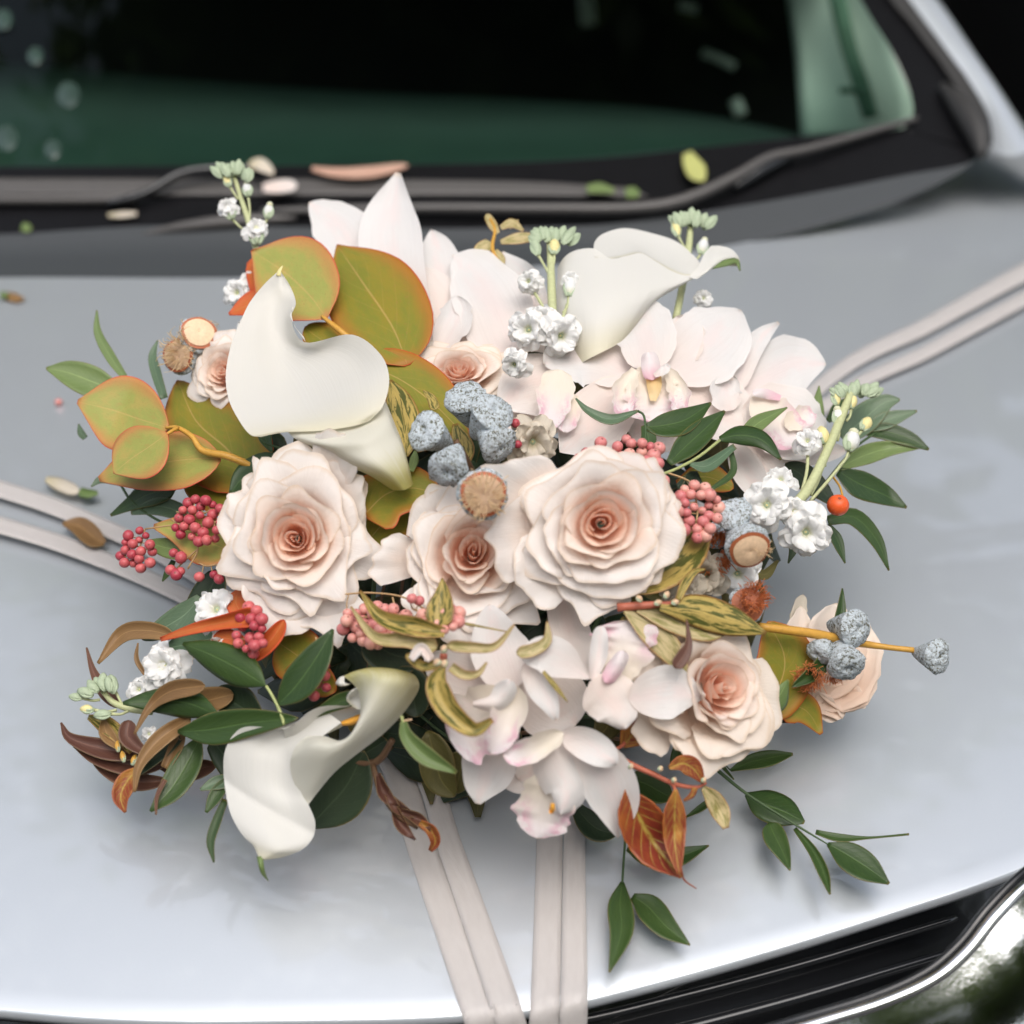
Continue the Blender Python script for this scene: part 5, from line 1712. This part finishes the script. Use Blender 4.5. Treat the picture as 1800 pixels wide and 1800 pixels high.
ruscus('ruscus spray trailing over the bonnet at the lower right, tips on the paint', (1200, 1305, .0), [
    ([(1284, 1354), (1318, 1340), (1355, 1332), (1394, 1325)], [2, 13, 14, 2]),
    ([(1311, 1396), (1340, 1412), (1380, 1428), (1414, 1446)], [4, 26, 26, 3], dict(cup=-.2)),
    ([(1352, 1446), (1362, 1470), (1376, 1498), (1389, 1530)], [14, 20, 14, 1]),
    ([(1397, 1456), (1428, 1495), (1448, 1535), (1459, 1572)], [3, 8, 9, 1], dict(cup=.7)),
    ([(1434, 1462), (1475, 1472), (1530, 1472), (1598, 1466)], [4, 7, 2, 1.5]),
    ([(1455, 1483), (1488, 1502), (1525, 1526), (1563, 1553)], [3, 24, 24, 2]),
    ([(1258, 1400), (1232, 1420), (1206, 1436)], [5, 6, 1]),
    ([(1192, 1305), (1190, 1340), (1196, 1350)], [6, 12, 3]),
    ([(1240, 1300), (1262, 1336), (1290, 1370)], [2, 4, 1]),
], [([(1195, 1305, .03), (1250, 1345, .022), (1312, 1395, .010), (1402, 1452, .002), (1455, 1484, .002)], [4, 3.5, 2.6, 2, 1.2]), ([(1262, 1352), (1272, 1344), (1284, 1354)], 1.2)], mapf=H2, d=.016)
ruscus('ruscus spray hanging straight down with paired tip leaves, right of the ribbons', (1098, 1460, .0), [
    ([(1094, 1550), (1090, 1590), (1092, 1640), (1071, 1709)], [3, 21, 20, 1]),
    ([(1112, 1575), (1140, 1595), (1172, 1630), (1213, 1661)], [6, 24, 20, 1], dict(d=-.004)),
    ([(1102, 1492), (1140, 1506), (1190, 1506), (1246, 1486)], [3, 17, 18, 1]),
    ([(1104, 1372), (1130, 1376), (1160, 1392), (1182, 1404)], [8, 26, 22, 8]),
    ([(1010, 1415), (1030, 1440), (1052, 1458), (1085, 1466)], [8, 20, 22, 8], dict(mat='deep_leaf')),
], [([(1100, 1400), (1099, 1470), (1096, 1520), (1094, 1552)], 2)], mapf=H2, d=.014)

# ------------------------------------------------------------------ variegated and autumn coloured leaves
VG = 'sprays of mottled yellow and bronze leaves'
T = sprig('mottled_spray', 'mottled yellow green leaves between the upright calla and the gum nuts', 'leaf spray', (715, 810, .0), VG)
L(T, [(712, 802), (712, 760), (702, 710), (686, 668)], [6, 30, 26, 3], 'varieg', .036, cup=-.2, fold=.3)
L(T, [(766, 720), (758, 700), (744, 686)], [9, 8, 1], 'varieg', .030)
L(T, [(730, 790), (770, 775), (810, 790)], [6, 14, 6], 'varieg', .016)
L(T, [(800, 830), (812, 790), (800, 745)], [6, 22, 5], 'varieg', .014, cup=.3)
L(T, [(722, 828), (728, 808), (730, 792)], [5, 8, 2], 'ruscus_pale', .038)
bud(T, 728, 788, 80, 16, 4, .038, M['bud_tan'])
T = sprig('mottled_spray', 'broad mottled yellow green leaves spreading right of the largest rose', 'leaf spray', (1100, 1055, .01), VG)
L(T, [(1104, 1042), (1150, 1010), (1205, 965), (1248, 905)], [6, 34, 40, 8], 'varieg', .046, cup=.2, fold=.35, nu=13, nv=22)
L(T, [(1160, 1068), (1220, 1072), (1285, 1092), (1347, 1113)], [6, 28, 27, 3], 'varieg', .056, cup=-.2, fold=-.2, nu=13, nv=22)
L(T, [(1098, 1074), (1140, 1105), (1180, 1145), (1212, 1196)], [3, 22, 22, 3], 'varieg_pale', .048, cup=.2)
L(T, [(1120, 1072), (1180, 1088), (1240, 1108), (1278, 1112)], [4, 22, 20, 4], 'varieg_pale', .050, cup=.2)
L(T, [(1192, 1055), (1205, 1025), (1222, 1005), (1240, 1000)], [5, 8, 5, 1], 'varieg', .056, cup=.5)
L(T, [(1186, 1174), (1202, 1152), (1211, 1128), (1207, 1088)], [12, 12, 6, 1], 'maroon', .064, cup=.2, label='dark red pointed leaf')
L(T, [(1090, 1090), (1115, 1108), (1140, 1120)], [8, 14, 6], 'varieg', .036)
for x, y, a in ((1150, 1062, 20), (1168, 1052, 60), (1180, 1060, 10), (1128, 1058, 130)):
    bud(T, x, y, a, 14, 5, .058, M['bud_tan'])
stem(T, 'stem', [(1085, 1068, .046), (1140, 1064, .052), (1190, 1060, .055)], [7, 6, 3], M['twig_red'])
T = sprig('mottled_spray', 'curling yellow edged leaves on a knotted stem in the centre below the roses', 'leaf spray', (780, 1150, .02), VG)
L(T, [(778, 1172), (768, 1205), (790, 1250), (832, 1282), (866, 1265)], [5, 20, 20, 13, 4], 'varieg', .066, cup=.3, fold=.3, nu=11, nv=24)
L(T, [(782, 1112), (730, 1102), (670, 1085), (632, 1038)], [8, 17, 12, 1], 'varieg', .056, cup=.8, nv=22)
L(T, [(768, 1138), (720, 1125), (660, 1120), (616, 1066)], [18, 14, 9, 1], 'varieg_pale', .054, cup=.8, nv=22)
L(T, [(768, 1100), (774, 1070), (778, 1042), (777, 1016)], [22, 24, 14, 1], 'varieg', .054, cup=.2, fold=.3)
L(T, [(786, 1134), (830, 1138), (870, 1136), (904, 1098)], [10, 9, 6, 1], 'varieg_pale', .068, cup=.9, nv=20)
L(T, [(908, 1148), (938, 1142), (962, 1125), (962, 1092)], [11, 11, 8, 1], 'varieg_pale', .058, cup=.4)
L(T, [(792, 1172), (815, 1186), (840, 1184), (856, 1164)], [8, 8, 5, 1], 'varieg_pale', .066, cup=.8)
L(T, [(770, 1168), (740, 1170), (714, 1150)], [8, 8, 6], 'varieg', .060, cup=.6)
L(T, [(758, 1160), (740, 1140), (722, 1160)], [6, 9, 5], 'orchid_blush', .064, cup=.6)
L(T, [(955, 1180), (975, 1205), (998, 1234)], [3, 5, 1], 'varieg', .056)
L(T, [(768, 1100), (780, 1090), (890, 1110)], [4, 3, 1], 'varieg', .05)
for x, y, a in ((778, 1148, 70), (784, 1160, 250), (776, 1162, 200), (790, 1140, 20)):
    bud(T, x, y, a, 15, 5.5, .066, M['bud_tan'])
stem(T, 'stem', [(780, 1150, .056), (776, 1180, .050), (760, 1230, .02)], [6, 6, 6], M['twig_red'])
T = sprig('mottled_spray', 'yellow rimmed dark leaf hanging over the left ribbons', 'leaf spray', (790, 1330, .0), VG)
L(T, [(752, 1285), (765, 1330), (775, 1370), (800, 1400)], [14, 30, 28, 10], 'olive_deep', .006, cup=.3)
L(T, [(815, 1320), (808, 1360), (800, 1395)], [20, 26, 10], 'olive_deep', .002, cup=.3)

AG = 'twigs of red and bronze autumn leaves'
T = sprig('autumn_twig', 'red twig with veined red and yellow leaves at the lower right', 'leaf twig', (1020, 1305, .0), AG)
L(T, [(1103, 1386), (1120, 1430), (1155, 1490), (1199, 1542)], [4, 36, 38, 3], 'autumn_dark', .040, cup=.2, fold=.3, nu=13, nv=24, serr=.02)
L(T, [(1188, 1388), (1186, 1430), (1186, 1480), (1194, 1536)], [3, 19, 18, 3], 'autumn', .048, cup=.2, fold=.3, nu=11, nv=22, serr=.02)
L(T, [(1236, 1384), (1254, 1404), (1268, 1430), (1276, 1456)], [4, 15, 16, 5], 'varieg_pale', .040, cup=.2, fold=.3)
L(T, [(1176, 1350), (1198, 1342), (1218, 1350), (1237, 1376)], [3, 14, 17, 3], 'autumn', .044, cup=.2)
L(T, [(1094, 1312), (1112, 1292), (1140, 1268), (1172, 1246)], [5, 24, 24, 8], 'autumn', .020, cup=.2)
L(T, [(1060, 1240), (1070, 1270), (1050, 1300)], [10, 26, 12], 'olive_deep', .004)
L(T, [(1222, 1385), (1216, 1398), (1202, 1408)], [5, 5, 2], 'autumn', .042)
stem(T, 'twig', [(1020, 1305, .018), (1070, 1320, .026), (1102, 1340, .032), (1150, 1362, .036), (1185, 1378, .038), (1222, 1384, .040), (1242, 1376, .042)], [6, 6, 5, 4, 4, 3, 2], M['twig_red'])
stem(T, 'twig', [(1098, 1336, .032), (1102, 1360, .036), (1103, 1388, .040)], [4, 4, 3], M['twig_red'])
stem(T, 'twig', [(1176, 1374, .038), (1184, 1382, .042), (1188, 1392, .046)], [3, 3, 3], M['twig_red'])
stem(T, 'twig', [(1195, 1530, .040), (1204, 1548, .030), (1224, 1562, .020)], [2, 1.6, 1], M['twig_red'])
stem(T, 'twig', [(1075, 1320, .028), (1092, 1312, .024), (1098, 1306, .022)], [3, 3, 3], M['twig_red'])
for x, y in ((1080, 1324), (1106, 1352), (1182, 1376), (1158, 1356), (1234, 1376)):
    bud(T, x, y, 60 if x % 4 else 110, 11, 4.5, .044, M['bud_tan'])
T = sprig('autumn_twig', 'maroon and gold leaves lying on the bonnet at the far left', 'leaf twig', (330, 1330, .0), AG)
for p, w, m, dd in (([(107, 1270), (125, 1298), (190, 1318), (262, 1326)], [1, 9, 18, 8], 'maroon', .016), ([(130, 1310), (170, 1330), (230, 1345), (290, 1345)], [3, 14, 18, 8], 'maroon', .012),
                    ([(150, 1320), (190, 1352), (240, 1374), (300, 1372)], [2, 14, 16, 6], 'maroon', .006), ([(155, 1260), (182, 1272), (208, 1292), (232, 1322)], [4, 15, 14, 5], 'varieg', .020),
                    ([(182, 1262), (188, 1290), (215, 1318)], [3, 13, 4], 'brown', .022), ([(228, 1266), (224, 1292), (238, 1310), (262, 1326)], [12, 16, 12, 4], 'maroon', .030),
                    ([(244, 1352), (224, 1372), (212, 1400), (220, 1428)], [6, 17, 15, 1.5], 'autumn', .026), ([(236, 1392), (245, 1345), (280, 1300), (335, 1262)], [2, 8, 15, 12], 'brown', .034),
                    ([(236, 1290), (262, 1245), (300, 1215), (360, 1205)], [1.5, 7, 16, 14], 'brown', .044), ([(152, 1138), (164, 1180), (185, 1215), (212, 1242)], [1, 6, 13, 10], 'maroon', .010),
                    ([(270, 1335), (330, 1352), (380, 1345)], [10, 20, 8], 'maroon', .004), ([(300, 1250), (350, 1235), (410, 1220)], [10, 24, 14], 'brown', .022),
                    ([(290, 1350), (310, 1310), (318, 1285)], [8, 12, 8], 'brown', .022), ([(274, 1432), (276, 1400), (290, 1370)], [1, 3, 4], 'maroon', .026),
                    ([(242, 1130), (240, 1160), (258, 1190)], [1, 4, 3], 'brown', .02)):
    L(T, p, w, m, dd, cup=.4, fold=.2, nv=20)
for x, y, a in ((218, 1340, 100), (232, 1345, 70), (240, 1342, 20), (208, 1322, 95)):
    bud(T, x, y, a, 20, 5, .026, M['stem_gold'])
T = sprig('autumn_twig', 'tan leaf curling off the bonnet at the left, below the berries', 'leaf twig', (360, 1080, .0), AG)
L(T, [(305, 1118), (260, 1108), (215, 1115), (172, 1166)], [10, 15, 14, 2], 'brown', .012, cup=.6, nv=20)
L(T, [(352, 1050), (325, 1080), (285, 1105), (250, 1125)], [8, 22, 18, 6], 'ruscus_grey', .006, cup=.3)
L(T, [(385, 1000), (368, 1040), (345, 1080), (330, 1120)], [14, 28, 24, 8], 'deep_leaf', .0, cup=.3)
L(T, [(380, 1120), (340, 1130), (290, 1140)], [10, 26, 8], 'ruscus_grey', .004, cup=.3)
L(T, [(305, 985), (295, 1005), (285, 1022)], [4, 6, 1], 'ruscus', .0)
T = sprig('autumn_twig', 'withered dark curled leaf stalk hanging against the left ribbons', 'leaf twig', (660, 1335, .0), AG)
stem(T, 'twig', [(600, 1335, .0), (650, 1342, .004), (672, 1330, .006), (690, 1300, .01)], [5, 6, 6, 5], M['twig_brown'])
stem(T, 'twig', [(656, 1345, .006), (668, 1385, .012), (700, 1430, .014), (735, 1455, .014)], [4, 6, 7, 4], M['twig_brown'])
for p, w in (([(664, 1360), (676, 1395), (700, 1420)], [4, 11, 4]), ([(680, 1395), (700, 1420), (728, 1434)], [4, 11, 3]), ([(690, 1410), (705, 1450), (730, 1477)], [4, 10, 2]),
             ([(705, 1425), (735, 1440), (755, 1462)], [4, 10, 6])):
    L(T, p, w, 'maroon', .016, cup=.9, wave=.3)
L(T, [(738, 1446), (758, 1460), (765, 1480), (756, 1496)], [5, 9, 8, 3], 'autumn', .018, cup=.9)
T = sprig('autumn_twig', 'small golden leaf tips sticking up between two white orchids at the top', 'leaf twig', (880, 470, -.02), AG)
for p, w in (([(862, 425), (845, 440), (833, 455)], [9, 13, 3]), ([(875, 410), (866, 395), (855, 376)], [4, 8, 6]), ([(880, 425), (915, 418), (955, 416)], [4, 10, 2]), ([(880, 400), (900, 392), (920, 405)], [4, 8, 2]),
             ([(870, 440), (880, 455), (882, 470)], [5, 8, 3]), ([(895, 400), (905, 392), (911, 386)], [3, 3, 1])):
    L(T, p, w, 'varieg_pale', -.008, cup=.4)
stem(T, 'twig', [(888, 480), (866, 440), (870, 405), (862, 385)], [4, 4, 3, 3], M['stem_gold'], d=-.008)

# ------------------------------------------------------------------ gum nuts
NG = 'frosted gum nut clusters'
T = sprig('gum_nut_cluster', 'cluster of five blue grey frosted gum nuts above the middle rose', 'gum nuts', (820, 790, .03), NG)
nut(T, 750, 758, 33, .066, -.75, .45, 1, length=1.9)
nut(T, 788, 824, 32, .070, -.35, -.75, 2, length=1.8)
nut(T, 818, 700, 35, .058, -.35, 1.0, 3, length=1.9)
nut(T, 866, 726, 36, .064, .6, .75, 4, length=1.9)
nut(T, 876, 782, 32, .054, .8, -.8, 5, length=1.8)
stem(T, 'twig', [(800, 775, .045), (815, 800, .035), (830, 830, .02)], 6, M['twig_brown'])
T = sprig('gum_nut_cluster', 'flowering gum nut with peach stamens between the two upper middle roses', 'gum nuts', (845, 860, .05), NG)
n_ = nut(T, 848, 868, 38, .080, .12, -.05, 6, open_face='stamen')
fuzz(T, 850, 872, 40, .090, .1, -.1, M['stamen'], 80, 3, inward=.9, h=.16)
T = sprig('gum_nut_cluster', 'pair of furry peach gum flowers at the upper left of the bouquet', 'gum nuts', (340, 660, .0), NG)
nut(T, 348, 590, 36, .026, .15, .5, 7, open_face='nut_face')
nut(T, 318, 626, 34, .020, -.5, .1, 8, open_face='stamen')
fuzz(T, 320, 618, 38, .030, -.5, .1, M['stamen'], 80, 5, inward=.6, h=.6)
fuzz(T, 352, 590, 36, .026, .1, .35, M['stamen'], 90, 6, inward=.1, h=.12)
T = sprig('gum_nut_cluster', 'two weathered gum nuts beside the pink berries, one cut open and tan', 'gum nuts', (1290, 930, .03), NG)
nut(T, 1288, 903, 31, .060, -.3, .9, 9, length=1.8)
nut(T, 1314, 960, 36, .064, .35, -.6, 10, length=2.0, open_face='nut_face')
fuzz(T, 1340, 962, 18, .070, .5, 0, M['stamen'], 40, 7)
T = sprig('gum_nut_cluster', 'dark gum nut opening on red stamens below the white florets', 'gum nuts', (1310, 1070, .02), NG)
nut(T, 1312, 1064, 30, .034, .3, .1, 11, open_face='nut_rim')
fuzz(T, 1322, 1052, 26, .042, .35, .2, M['stamen_orange'], 200, 8, h=.8)
T = sprig('gum_nut_cluster', 'gold stalk carrying frosted gum nuts out to the far right', 'gum nuts', (1345, 1105, .02), NG)
stem(T, 'twig', [(1335, 1102, .022), (1400, 1110, .026), (1450, 1118, .028), (1505, 1130, .030), (1560, 1138, .030), (1606, 1143, .030)], [7, 8, 8, 7, 5, 5], M['stem_gold'])
nut(T, 1502, 1104, 31, .042, .8, -.1, 12, length=1.9)
nut(T, 1488, 1168, 31, .040, .35, -.8, 13, length=1.9)
nut(T, 1440, 1146, 22, .026, -.6, -.8, 14, length=2.2)
nut(T, 1646, 1153, 29, .036, .9, -.15, 15, length=1.6)
fuzz(T, 1428, 1184, 26, .022, -.3, -.5, M['stamen_orange'], 240, 9, h=.8)
fuzz(T, 1462, 1182, 18, .022, .1, -.5, M['stamen_orange'], 140, 10, h=.8)
T = sprig('gum_nut_cluster', 'orange bottlebrush tuft behind the broad mottled leaf', 'gum nuts', (1250, 990, .02), NG)
nut(T, 1262, 940, 24, .026, -.2, .4, 16)
fuzz(T, 1255, 970, 38, .028, -.2, -.1, M['stamen_orange'], 300, 12, h=.5)

# ------------------------------------------------------------------ pepper berries
berries('deep red berries hanging free at the far left, over the bare bonnet', scatter(243, 966, 34, 34, 17, 1), 'berry_deep', [[(255, 930), (248, 955), (240, 980)], [(255, 930), (290, 925), (330, 920)]], .020)
berries('deep pink berries over the small gold leaf left of the left rose', scatter(352, 915, 50, 38, 26, 2, 14), 'berry_deep', [[(300, 912), (330, 930), (370, 918), (402, 920)], [(340, 930), (348, 965), (330, 1000)], [(310, 900), (350, 905), (380, 890)]], .030, 9)
berries('scattered loose pink berries on fine stalks below the left gold leaf', [(305, 972), (318, 980), (300, 1002), (318, 1004), (310, 1010), (350, 1014), (376, 1010), (395, 1002), (385, 1018)], 'berry_deep',
        [[(348, 965), (325, 985), (310, 1000)], [(350, 990), (365, 995), (390, 990)]], .026, 9.5)
berries('pink berries cupped in the orange leaf under the left rose', scatter(440, 1108, 26, 44, 16, 4), 'berry_deep', [[(450, 1075), (445, 1110), (430, 1150)]], .040, 9)
berries('few pink berries on a drooping stalk right of the winged green leaves', scatter(556, 1182, 22, 44, 11, 5, 16), 'berry_deep', [[(555, 1120), (562, 1170), (550, 1215)]], .024, 8.5)
berries('large cluster of pink berries under the middle rose', scatter(660, 1100, 66, 34, 36, 6, 13) + scatter(640, 1080, 30, 20, 4, 16, 13), 'berry_pink', [[(600, 1045), (650, 1042), (710, 1050), (760, 1080)], [(640, 1060), (660, 1100), (670, 1140)], [(690, 1050), (700, 1090)]], .032, 9.5)
berries('tight knot of pink berries between the brown leaf and the hooded orchid', scatter(788, 1088, 26, 20, 13, 7, 12), 'berry_pink', [[(770, 1060), (785, 1080), (800, 1100)]], .050, 9.5)
berries('lone pink and cream berries against the lower petals of the middle rose', [(737, 1056), (724, 1052), (743, 1080), (730, 1092), (748, 1096)], 'berry_pink', [[(725, 1070), (740, 1075), (755, 1070)]], .040, 9.5)
berries('short string of pale pink berries above the largest rose', [(1008, 826), (1022, 818), (1030, 806), (1016, 806), (1038, 798), (1050, 792), (1044, 812), (1030, 796), (1056, 778)], 'berry_pink', [[(1005, 830), (1030, 805), (1056, 780)]], .060, 9.5)
berries('rounded cluster of pale pink berries above the right side of the largest rose', scatter(1118, 800, 44, 32, 26, 9, 15) + [(1080, 812), (1101, 772), (1166, 846), (1156, 840)], 'berry_pink', [[(1080, 800), (1120, 805), (1160, 840)], [(1120, 805), (1105, 775)]], .060, 10)
berries('cluster of pale pink berries beside the weathered gum nuts', scatter(1226, 898, 38, 48, 34, 10, 14), 'berry_pink', [[(1220, 860), (1226, 900), (1220, 935)], [(1240, 870), (1260, 900)]], .062, 9.5)
berries('two small red berries peeping from behind the gum nut cluster', [(906, 744), (910, 781)], 'berry_deep', [[(900, 745), (905, 780)]], .044, 9)
T = sprig('orange_berry', 'single round orange berry at the right edge among ruscus leaves', 'berry', (1473, 888, .02), None)
T.inst('berry', BERRY['berry_orange'], B1(1473, 888, .024), 19 * MPX, (.4, 0, 0))
stem(T, 'stalk', [(1464, 838, .01), (1476, 855, .016), (1482, 876, .022)], 2, M['stem_gold'])

# ------------------------------------------------------------------ white stock
SG = 'white stock flower stalks'


def stock(label, loc, stem_path, sw, tips, buds, fl, d=0.0, pale='stem_pale', extra=()):
    T = sprig('stock_stalk', label, 'stock flower', loc, SG)
    if stem_path:
        stem(T, 'stem', stem_path, sw, M[pale], d=d, n=9)
    rng = random.Random(int(loc[0]))
    for cx, cy, ang, n, sp in tips:
        for i in range(n):
            a = ang + (i - (n - 1) / 2) * sp / max(1, n - 1) * 2 * .5
            off = rng.uniform(-5, 5)
            bx, by = cx + off * .6 - (i - (n - 1) / 2) * 5.2, cy + 2 + rng.uniform(-3, 6) + abs(i - (n - 1) / 2) * 1.2
            bud(T, bx, by, a + rng.uniform(-8, 8), rng.uniform(22, 30), rng.uniform(7, 9.5), d + rng.uniform(0, .008), M['bud_green'], seed=i)
    for x, y, ang, ln, w, tone, sx, sy in buds:
        bud(T, x, y, ang, ln, w, d + .004, M['stock'] if tone == 'w' else M['bud_yellow'] if tone == 'y' else M['bud_green'], tipmat=M['stock'] if tone == 'w' else None)
        stem(T, 'stalk', [(x, y, .003), ((x + sx) / 2 + 2, (y + sy) / 2 + 3, .002), (sx, sy, 0)], [3, 2.2, 2.6], M[pale], d=d)
    for k, (x, y, r, tx, ty, m) in enumerate(fl):
        floret(T, x, y, r, d + .006, tx, ty, int(x + y), M[m])
    for st in extra:
        stem(T, 'stalk', st, 3, M[pale], d=d)
    return T


stock('stock stalk with white and green buds rising at the top left before the wiper', (450, 440, .0), [(452, 445), (440, 400), (424, 350), (410, 305)], [6, 6, 5, 4],
      [(412, 306, 95, 9, 90)],
      [(404, 328, 115, 20, 8, 'y', 418, 350), (436, 345, 95, 24, 10, 'w', 438, 385), (470, 384, 80, 26, 10, 'w', 448, 410), (408, 385, 110, 30, 12, 'w', 430, 405), (452, 430, 95, 30, 14, 'w', 448, 440)],
      [(400, 366, 22, -.2, .4, 'stock'), (450, 404, 26, .1, .5, 'stock')], d=.008)
stock('stock stalk with a crown of green buds standing in front of the top orchids', (970, 600, .0), [(974, 600), (970, 520), (968, 460), (966, 410)], [8, 8, 7, 6],
      [(970, 418, 90, 11, 110)],
      [(946, 448, 110, 28, 10, 'g', 964, 480), (974, 446, 88, 24, 11, 'y', 970, 470), (1000, 520, 85, 34, 12, 'w', 990, 550)],
      [(930, 495, 26, -.3, .3, 'stock'), (1003, 492, 18, .3, .5, 'stock'), (930, 580, 40, -.3, .1, 'stock'), (985, 590, 40, .3, -.1, 'stock'), (955, 565, 34, 0, .4, 'stock'), (905, 640, 28, -.4, -.2, 'stock')],
      d=.016, extra=[[(940, 515), (952, 535), (965, 560)], [(1000, 520), (994, 545), (984, 570)]])
stock('stock stalk with green buds rising behind the side-on calla', (1190, 560, -.02), [(1188, 560), (1200, 500), (1210, 440), (1214, 395)], [7, 7, 7, 6],
      [(1216, 392, 88, 10, 100)],
      [(1192, 415, 105, 28, 9, 'y', 1205, 440), (1232, 446, 75, 26, 11, 'w', 1212, 460)], [(1236, 525, 20, .3, .4, 'stock')], d=-.008)
stock('thick stock stalk with yellow green buds at the right edge', (1385, 905, .02), [(1378, 905, .0), (1420, 860, .003), (1455, 790, .006), (1478, 735, .006), (1496, 690, .006)], [9, 9, 8, 8, 7],
      [(1505, 690, 85, 11, 110)],
      [(1472, 712, 105, 26, 9, 'y', 1480, 740), (1496, 718, 85, 26, 10, 'y', 1488, 740), (1474, 748, 95, 30, 11, 'w', 1472, 775), (1516, 756, 60, 24, 11, 'y', 1490, 775), (1492, 792, 75, 34, 15, 'w', 1475, 820), (1448, 780, 100, 30, 12, 'y', 1450, 820)],
      [(1420, 776, 26, -.2, .5, 'stock'), (1348, 888, 44, -.1, .1, 'stock'), (1416, 935, 46, .2, -.1, 'stock'), (1395, 900, 28, .2, .2, 'stock'), (1372, 845, 28, .1, .6, 'stock')], d=.030,
      extra=[[(1420, 790), (1418, 830), (1405, 880)], [(1448, 805), (1440, 840), (1425, 870)], [(1492, 800), (1460, 840), (1425, 880)]])
stock('pale stock stalk lying on the bonnet at the lower left, buds pointing left', (265, 1250, .0), [(268, 1250), (230, 1246), (200, 1235), (180, 1215)], [7, 6, 5, 4],
      [(178, 1212, 130, 8, 90)],
      [(145, 1227, 172, 24, 7, 'g', 175, 1230), (180, 1205, 85, 22, 8, 'g', 190, 1225), (200, 1210, 105, 24, 9, 'g', 215, 1240), (165, 1248, 175, 24, 8, 'y', 205, 1248), (195, 1255, 185, 30, 9, 'g', 225, 1250)],
      [(290, 1170, 40, -.5, .1, 'stock'), (278, 1195, 28, -.5, -.3, 'stock'), (245, 1212, 22, -.3, .2, 'stock'), (262, 1290, 14, 0, 0, 'stock')], d=.026)
stock('loose white stock floret under the left rose', (400, 1090, .0), None, 0, [], [], [(382, 1072, 40, -.5, .3, 'stock'), (395, 1135, 30, 0, -.5, 'stock')], d=.022)
stock('white stock florets peeping out behind the gold leaf at the upper left', (440, 540, -.02), None, 0, [], [], [(418, 515, 30, -.4, .2, 'stock'), (436, 490, 16, -.3, .4, 'stock'), (560, 438, 12, 0, .5, 'stock'), (430, 575, 18, -.4, 0, 'stock')], d=.002)
stock('faded cream stock floret right of the gum nut cluster', (935, 780, .0), None, 0, [], [], [(936, 776, 44, .2, -.1, 'stock_faded')], d=.030)
stock('cream stock florets below the cut gum nut', (1290, 1020, .0), None, 0, [], [], [(1296, 1008, 40, .1, -.2, 'stock'), (1240, 1010, 40, -.1, -.1, 'stock_faded'), (1200, 1030, 36, -.1, -.1, 'stock_faded')], d=.014)

# ------------------------------------------------------------------ things fallen on the car
def fallen(name, label, cat, path, w, mat, mapf, d=.004, **k):
    T = Thing(name, label, cat, mapf(np.array([float(path[0][0])]), np.array([float(path[0][1])]), np.array([d]))[0])
    L(T, path, w, mat, d, mapf=mapf, **k)
    return T


fallen('fallen_leaf', 'curled tan leaf on the bonnet left of the bouquet, by the left ribbons', 'leaf', [(110, 920), (140, 925), (165, 945), (184, 955)], [3, 17, 17, 5], 'brown', H2, .008, cup=.6)
T = fallen('fallen_bud', 'cream and green fallen flower bud on the bonnet at the left', 'flower bud', [(80, 842), (100, 850), (125, 860), (140, 864)], [5, 12, 12, 6], 'stock_faded', H2, .010, cup=-.8)
L(T, [(138, 864), (155, 868), (172, 866)], [9, 9, 4], 'ruscus_pale', .010, mapf=H2, cup=-.8)
T = Thing('fallen_bud', 'tiny brown and yellow speck on the bonnet below the cowl at the far left', 'flower bud', Hp(20, 522))
L(T, [(4, 519), (18, 521), (30, 524), (42, 524)], [5, 8, 7, 2], 'brown', .004, mapf=H2, cup=-.6)
L(T, [(0, 517), (8, 518), (14, 520)], [4, 6, 3], 'ruscus_pale', .006, mapf=H2, cup=-.5)
T = Thing('fallen_berry', 'small red berry alone on the bonnet at the left', 'berry', Hp(103, 707))
T.inst('berry', BERRY['berry_pink'], Hp(103, 707, .003), .0032)
fallen('fallen_petal', 'pinkish tan curled leaf lying at the foot of the windscreen', 'leaf', [(548, 296), (590, 303), (650, 302), (718, 290)], [4, 8, 10, 6], 'orchid_tan' if 'orchid_tan' in M else 'brown', Wp, .02, cup=.6)
fallen('fallen_petal', 'cream petal at the foot of the windscreen behind the left bud stalk', 'petal', [(438, 290), (455, 288), (470, 296), (480, 306)], [5, 11, 9, 3], 'stock_faded', Wp, .04, cup=.4)
fallen('fallen_petal', 'pale pink petal stuck by the wiper behind the left bud stalk', 'petal', [(462, 330), (485, 328), (505, 326), (522, 326)], [7, 11, 11, 7], 'orchid_blush', Wp, .03, cup=.2)
fallen('fallen_leaf', 'yellow green leaf standing against the glass beside the right wiper', 'leaf', [(1208, 268), (1215, 285), (1226, 302), (1238, 318)], [8, 15, 17, 6], 'ruscus_yellow' if 'ruscus_yellow' in M else 'ruscus_pale', Wp, .02, cup=.3)
fallen('fallen_leaf', 'small green leaf on the scuttle right of the middle', 'leaf', [(1032, 332), (1055, 330), (1080, 336)], [7, 9, 4], 'ruscus_pale', Wp, .02, cup=.3)
fallen('fallen_leaf', 'tiny yellow green leaf where the right wiper starts', 'leaf', [(1100, 340), (1112, 338), (1122, 344)], [8, 10, 5], 'ruscus_pale', Wp, .024, cup=.3)
fallen('fallen_leaf', 'tiny yellow green leaf in the dark gap at the far left of the cowl', 'leaf', [(38, 398), (46, 400), (54, 404)], [6, 8, 4], 'ruscus_pale', Wp, .01, cup=.3)
fallen('fallen_petal', 'glint painted as a small pale petal shape in the dark gap at the left end of the cowl', 'petal', [(190, 378), (215, 377), (240, 375)], [3, 5, 3], 'stock_faded', Wp, .01, cup=.3)  # a glint on the cowl, put in as a pale blade
